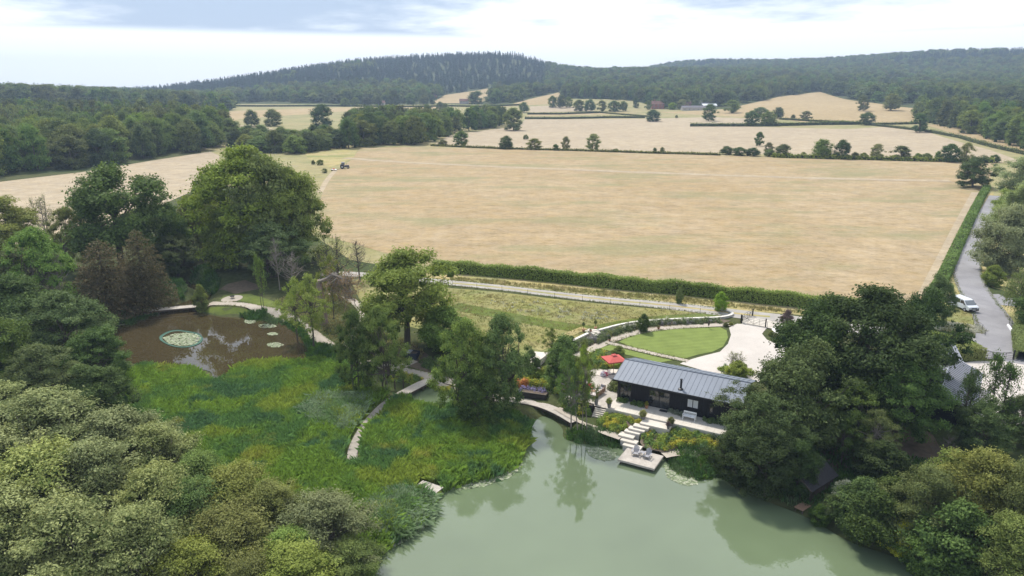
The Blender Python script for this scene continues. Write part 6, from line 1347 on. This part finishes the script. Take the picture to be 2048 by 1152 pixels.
# ------------------------------------------------------------------ van
M_vanw = plain('silver_white_paint', (.60,.63,.68), .25, .6, .03, 2); M_tyre = plain('tyre_rubber', (.012,.012,.013), .8, .2); M_hub = plain('wheel_hub', (.35,.35,.37), .4, .5); M_scr = plain('windscreen', (.13,.15,.17), .06, .8)
M_lamp = plain('headlamp_glass', (.5,.5,.5), .1, .8); M_bump = plain('grey_bumper', (.03,.03,.035), .6, .3)
q = G(1936, 622); fx_ = np.array([.18, -1.0]); vn = empty('van', (q[0]-.15, q[1]+1.2, q[2]+.02), math.atan2(-1.0, .13), 'silver white minivan parked on the verge of the lane', 'van')
prof = [(-2.35,.45),(-2.42,.75),(-2.4,1.25),(-2.25,1.85),(-2.0,1.93),(.55,1.93),(1.0,1.82),(1.75,1.16),(2.2,1.02),(2.4,.85),(2.42,.5),(2.3,.38),(-2.2,.38)]
def loft(prof, w0, w1, zb, zt):
    L_ = []; 
    for s in (-1, 1): L_ += [(x, s*(w0+(w1-w0)*max(0, (z-zb)/(zt-zb))), z) for x, z in prof]
    n = len(prof); return L_, [tuple(range(n-1,-1,-1)) if False else tuple(range(n)), tuple(range(2*n-1, n-1, -1))]+[(i, n+i, n+(i+1)%n, (i+1)%n) for i in range(n)]
V_, F_ = loft(prof, .95, .80, 1.0, 1.93); MB().add(V_, F_).build('body', M_vanw, vn, bevel=.05)
MB().add([(1.03,-.80,1.80),(1.03,.80,1.80),(1.74,.90,1.19),(1.74,-.90,1.19)], [(0,3,2,1)]).add([(1.05,-.78,1.83),(1.05,.78,1.83),(1.76,.87,1.215),(1.76,-.87,1.215)], [(0,3,2,1)]).build('windscreen', M_scr, vn)
for s in (-1, 1):
    y = lambda z: s*(.95-.15*max(0, (z-1.0)/.93)+.006)
    for x0, x1, x2, x3 in ((-2.15,-1.95,-.85,-.85),(-.75,-.75,.15,.15),(.25,.25,.85,1.35)): MB().add([(x0,y(1.22),1.22),(x3,y(1.22),1.22),(x2,y(1.74),1.74),(x1,y(1.74),1.74)], [(0,1,2,3) if s < 0 else (3,2,1,0)]).build('side_window', M_glass, vn)
    MB().box(2.28, 2.43, s*.78-.16, s*.78+.16, .72, .9).build('headlight', M_lamp, vn, bevel=.02); MB().box(1.25, 1.42, s*1.02-.1, s*1.02+.1, 1.15, 1.32).build('mirror', M_bump, vn, bevel=.02)
    for x in (-1.45, 1.5):
        wt = MB().tube([(x,s*.78,.34),(x,s*.97,.34)], .34, 16).build('wheel', M_tyre, vn); MB().tube([(x,s*.972,.34),(x,s*.985,.34)], .2, 12).build('rim', M_hub, wt)
MB().box(2.36, 2.46, -.9, .9, .36, .62).build('bumper', M_bump, vn, bevel=.03); MB().box(2.40, 2.45, -.5, .5, .70, .86).build('grille', M_bump, vn); MB().box(2.462, 2.47, -.26, .26, .46, .57).build('number_plate', M_white, vn)

# ------------------------------------------------------------------ tractor and mower
q = G(689, 337); M_tbl = plain('dark_blue_paint', (.03,.035,.07), .4, .5); tc_ = empty('tractor', tuple(q), .25, 'dark blue tractor working on the hay field headland', 'tractor')
MB().box(.1, 2.0, -.4, .4, .75, 1.45).build('bonnet', M_tbl, tc_, bevel=.06); MB().box(-1.2, .6, -.35, .35, .5, .9).build('chassis', M_bump, tc_)
cb = MB()
for x, y in ((-1.2,-.75),(-1.2,.7),(.05,-.7),(.05,.65)): cb.box(x, x+.07, y, y+.07, .9, 2.55)
cb.box(-1.2,.12,-.75,.77,.86,.92); cab = cb.build('cab', M_tbl, tc_); MB().box(-1.35, .25, -.85, .87, 2.55, 2.72).build('cab_roof', M_grey, cab, bevel=.04); MB().box(-1.1, .04, -.7, .7, 1.4, 2.5).build('cab_glass', M_scr, cab)
for s in (-1, 1):
    for x, rad, wd, nm_ in ((-.95,.85,.45,'rear_wheel'),(1.5,.6,.35,'front_wheel')): wt = MB().tube([(x,s*.7,rad),(x,s*(.7+wd),rad)], rad, 18).build(nm_, M_tyre, tc_); MB().tube([(x,s*(.7+wd)-.02*s,rad),(x,s*(.72+wd),rad)], rad*.5, 12).build('rim', M_hub, wt)
    MB().box(-1.8, -.2, s*.95-.25, s*.95+.25, 1.65, 1.73).build('mudguard', M_tbl, tc_)
MB().tube([(.9,.35,1.4),(.9,.35,2.4)], .05, 6).build('exhaust', M_bump, tc_)
q = G(668, 341); r = empty('mower', tuple(q), .3, 'red and white trailed mower behind the tractor', 'mower'); MB().box(-1.1, 1.1, -1.2, 1.2, .3, .5).build('deck', M_white, r, bevel=.05); MB().box(-.5, .4, -.5, .5, .5, .8).build('gearbox', M_red, r); MB().tube([(1.1,0,.4),(4.6,.3,.6)], .07, 6).build('drawbar', M_bump, r)
for s in (-1, 1): MB().tube([(-.9,s*1.25,.3),(-.9,s*1.45,.3)], .3, 12).build('wheel', M_tyre, r)

# ------------------------------------------------------------------ second cottage, boathouse, farm
def gable_house(name, label, base, rz, L, D, he, hr, wallm, roofm, over=.4, cat='house', npan=0, trim=None, wins=()):
    r = empty(name, tuple(base), rz, label, cat); MB().box(0, L, 0, D, -.6, he).build('wall', wallm, r)
    for x in (0.0, L-.02): MB().add([(x,0,he),(x,D,he),(x,D/2,hr),(x+.02,0,he),(x+.02,D,he),(x+.02,D/2,hr)], [(0,2,1),(3,4,5),(0,3,5,2),(1,2,5,4)]).build('gable', wallm, r)
    sl = (hr-he)/(D/2)
    for s in (0, 1):
        def slabv(a0, a1, lift, t):
            y0, z0 = (-over, he-over*sl) if s == 0 else (D+over, he-over*sl); V = [(a0,y0,z0+lift),(a1,y0,z0+lift),(a1,D/2,hr+lift),(a0,D/2,hr+lift)]; V = V if s == 0 else [V[1],V[0],V[3],V[2]]
            return [(x,y,z-t) for x,y,z in V]+V
        n = max(1, npan); pw_ = (L+2*over)/n
        for i in range(n):
            o = MB().hexa(slabv(-over+i*pw_+.004, -over+(i+1)*pw_-.004, .06, .08)).build('roof_panel' if npan else 'roof', roofm, r)
            if npan: MB().hexa(slabv(-over+i*pw_-.07, -over+i*pw_+.07, .12, .055)).build('standing_seam', trim or roofm, o)
    MB().tube([(-over,D/2,hr+.06),(L+over,D/2,hr+.06)], .12, 6).build('ridge_cap', roofm, r)
    for (x0, x1, z0, z1, side) in wins:
        y = -.03 if side == 0 else D+.01; f = MB().box(x0, x1, y, y+.02, z0, z1).build('window', M_white, r); MB().box(x0+.08, x1-.08, y-.012 if side == 0 else y+.021, y-.002 if side == 0 else y+.03, z0+.08, z1-.08).build('pane', M_glass, f)
    return r
M_roof2 = plain('pale_grey_metal_roof', (.27,.28,.31), .55, .3, .08, .8, .0); M_seam2 = plain('dark_roof_rib', (.075,.078,.09), .6, .3)
gable_house('second_cottage', 'cottage with pale ribbed metal roof half hidden by trees', (50.7, 71.2, 2.2), math.radians(54.4), 13.5, 6.4, 2.0, 3.45, M_black, M_roof2, .4, npan=24, trim=M_seam2)
q = at(1850, 722, 4.2); gable_house('garage', 'low grey roofed outbuilding behind the second cottage', (q[0]-3, q[1], 2.3), math.radians(-8), 7, 5, 2.4, 3.6, M_black, M_roof2, .3, npan=12, trim=M_seam2)
M_shing = plain('dark_roof_boards', (.035,.034,.038), .8, .2, .3, 5)
bx = at(1618, 1005, .4); bh = empty('boathouse', (bx[0], bx[1], 0), math.radians(38), 'dark boathouse with sloping board roof at the water', 'boathouse')
# local x runs inland, gable faces the lake
for y in (0, 3.2):
    for x in (0, 2, 4): MB().box(x, x+.14, y-.07, y+.07, -1.2, 2.0).build('post', M_tim_dark, bh)
MB().box(.14, 4.0, -.05, .02, .3, 2.0).build('wall', M_tim_dark, bh); MB().box(.14, 4.0, 3.2, 3.27, .3, 2.0).build('wall', M_tim_dark, bh); MB().box(4.0, 4.08, 0, 3.2, .3, 2.0).build('wall', M_tim_dark, bh)
for s in (0, 1):
    for k in range(12):
        f0, f1 = k/12, (k+1)/12+.01; ya = (-.4+2.0*f0, -.4+2.0*f1) if s == 0 else (3.6-2.0*f0, 3.6-2.0*f1); za = (1.85+1.35*f0, 1.85+1.35*f1); V = [(-.5,ya[0],za[0]),(4.4,ya[0],za[0]),(4.4,ya[1],za[1]),(-.5,ya[1],za[1])]; V = V if s == 0 else [V[1],V[0],V[3],V[2]]
        MB().hexa([(x,y,z-.02) for x,y,z in V]+[(x,y,z+.025) for x,y,z in V]).build('roof_board', M_shing, bh)
MB().tube([(-.5,1.6,3.22),(4.4,1.6,3.22)], .06, 5).build('ridge_cap', M_shing, bh)
MB().hexa([(-.56,-.42,1.78),(-.5,-.42,1.78),(-.5,1.6,3.13),(-.56,1.6,3.13),(-.56,-.42,1.92),(-.5,-.42,1.92),(-.5,1.6,3.27),(-.56,1.6,3.27)]).build('barge_board', M_tim_dark, bh); MB().hexa([(-.56,3.62,1.78),(-.5,3.62,1.78),(-.5,1.6,3.13),(-.56,1.6,3.13),(-.56,3.62,1.92),(-.5,3.62,1.92),(-.5,1.6,3.27),(-.56,1.6,3.27)]).build('barge_board', M_tim_dark, bh)
q = at(1606, 1022, .4); js = empty('boat_stage', (q[0], q[1], .4), math.radians(38), 'brown timber landing stage sticking out of the boathouse', 'jetty')
for k in range(12): MB().box(k*.16, k*.16+.14, 0, .9, -.05, 0).build('plank', M_teak, js)
for y in (.08, .8): MB().tube([(.1,y,-1.3),(.1,y,-.05)], .06, 6).build('pile', M_tim_dark, js)
# far farm
M_brick = plain('red_brick', (.27,.125,.095), .9, .1, .2, 1); M_tile = plain('brown_tiles', (.18,.105,.085), .9, .1, .2, .6); M_tile2 = plain('grey_slates', (.15,.14,.15), .8, .2, .2, .6); M_rend = plain('pale_barn_wall', (.42,.38,.34), .9, .1, .15, .6); M_tin = plain('white_barn_roof', (.62,.64,.66), .6, .3, .08, .6)
def far_house(lab, px, py, wpx, D, he, hr, wm, rm, rz=0., nm_='farmhouse', cat='house', nw=3, two=True):
    p = G(px, py); L = wpx*depth(p)/FPX; W_ = [(L*(i+.5)/nw-.6, L*(i+.5)/nw+.6, z, z+1.3, 0) for i in range(nw) for z in ((.9, he-1.9) if two else (.9,))]
    r = gable_house(nm_, lab, (p[0]-L/2, p[1], p[2]), rz, L, D, he, hr, wm, rm, .4, cat, wins=W_); return r
r = far_house('red brick farmhouse in the distance behind the lone oak', 1316, 218, 24, 9, 6, 9.5, M_brick, M_tile)
MB().box(3, 4, 4, 5, 8.5, 11.5).build('chimney', M_brick, r); MB().box(12, 13, 4, 5, 8.5, 11.5).build('chimney', M_brick, r)
far_house('small brick cottage left of the farm barns', 1376, 215, 12, 8, 5, 8, M_brick, M_tile, nw=2)
far_house('long low stone barn at the distant farm', 1388, 221, 46, 9, 3.4, 5.5, M_rend, M_tile2, .03, 'barn', 'barn', 5, False)
far_house('slate roofed barn behind the long low barn', 1405, 214, 26, 10, 4.5, 8, M_rend, M_tile2, .02, 'barn', 'barn', 3, False)
far_house('barn with white metal roof at the distant farm', 1420, 217, 28, 9, 3.6, 5.6, M_rend, M_tin, .05, 'barn', 'barn', 3, False)
far_house('small house below the golden hillside field', 928, 208, 18, 8, 4.5, 7.5, M_rend, M_tile, nw=3)
far_house('brick house beside the lane below the hill', 866, 197, 14, 8, 5, 8, M_brick, M_tile, nw=2)
far_house('low house with brown roof left of the lane trees', 762, 211, 14, 8, 4, 7, M_rend, M_tile, nw=2)
# ------------------------------------------------------------------ haze
hb = MB(); hb.box(-6600, 6600, -120, 4500, -60, 240)
hm, hn = mat_new('summer_haze'); ho_ = hn.nodes.new('ShaderNodeOutputMaterial'); hv = hn.nodes.new('ShaderNodeVolumePrincipled')
hv.inputs['Color'].default_value = (.60, .76, 1.0, 1); hv.inputs['Density'].default_value = .00018; hv.inputs['Anisotropy'].default_value = 0.0
hn.links.new(hv.outputs[0], ho_.inputs['Volume'])
tag(hb.build('haze', hm), kind='stuff')
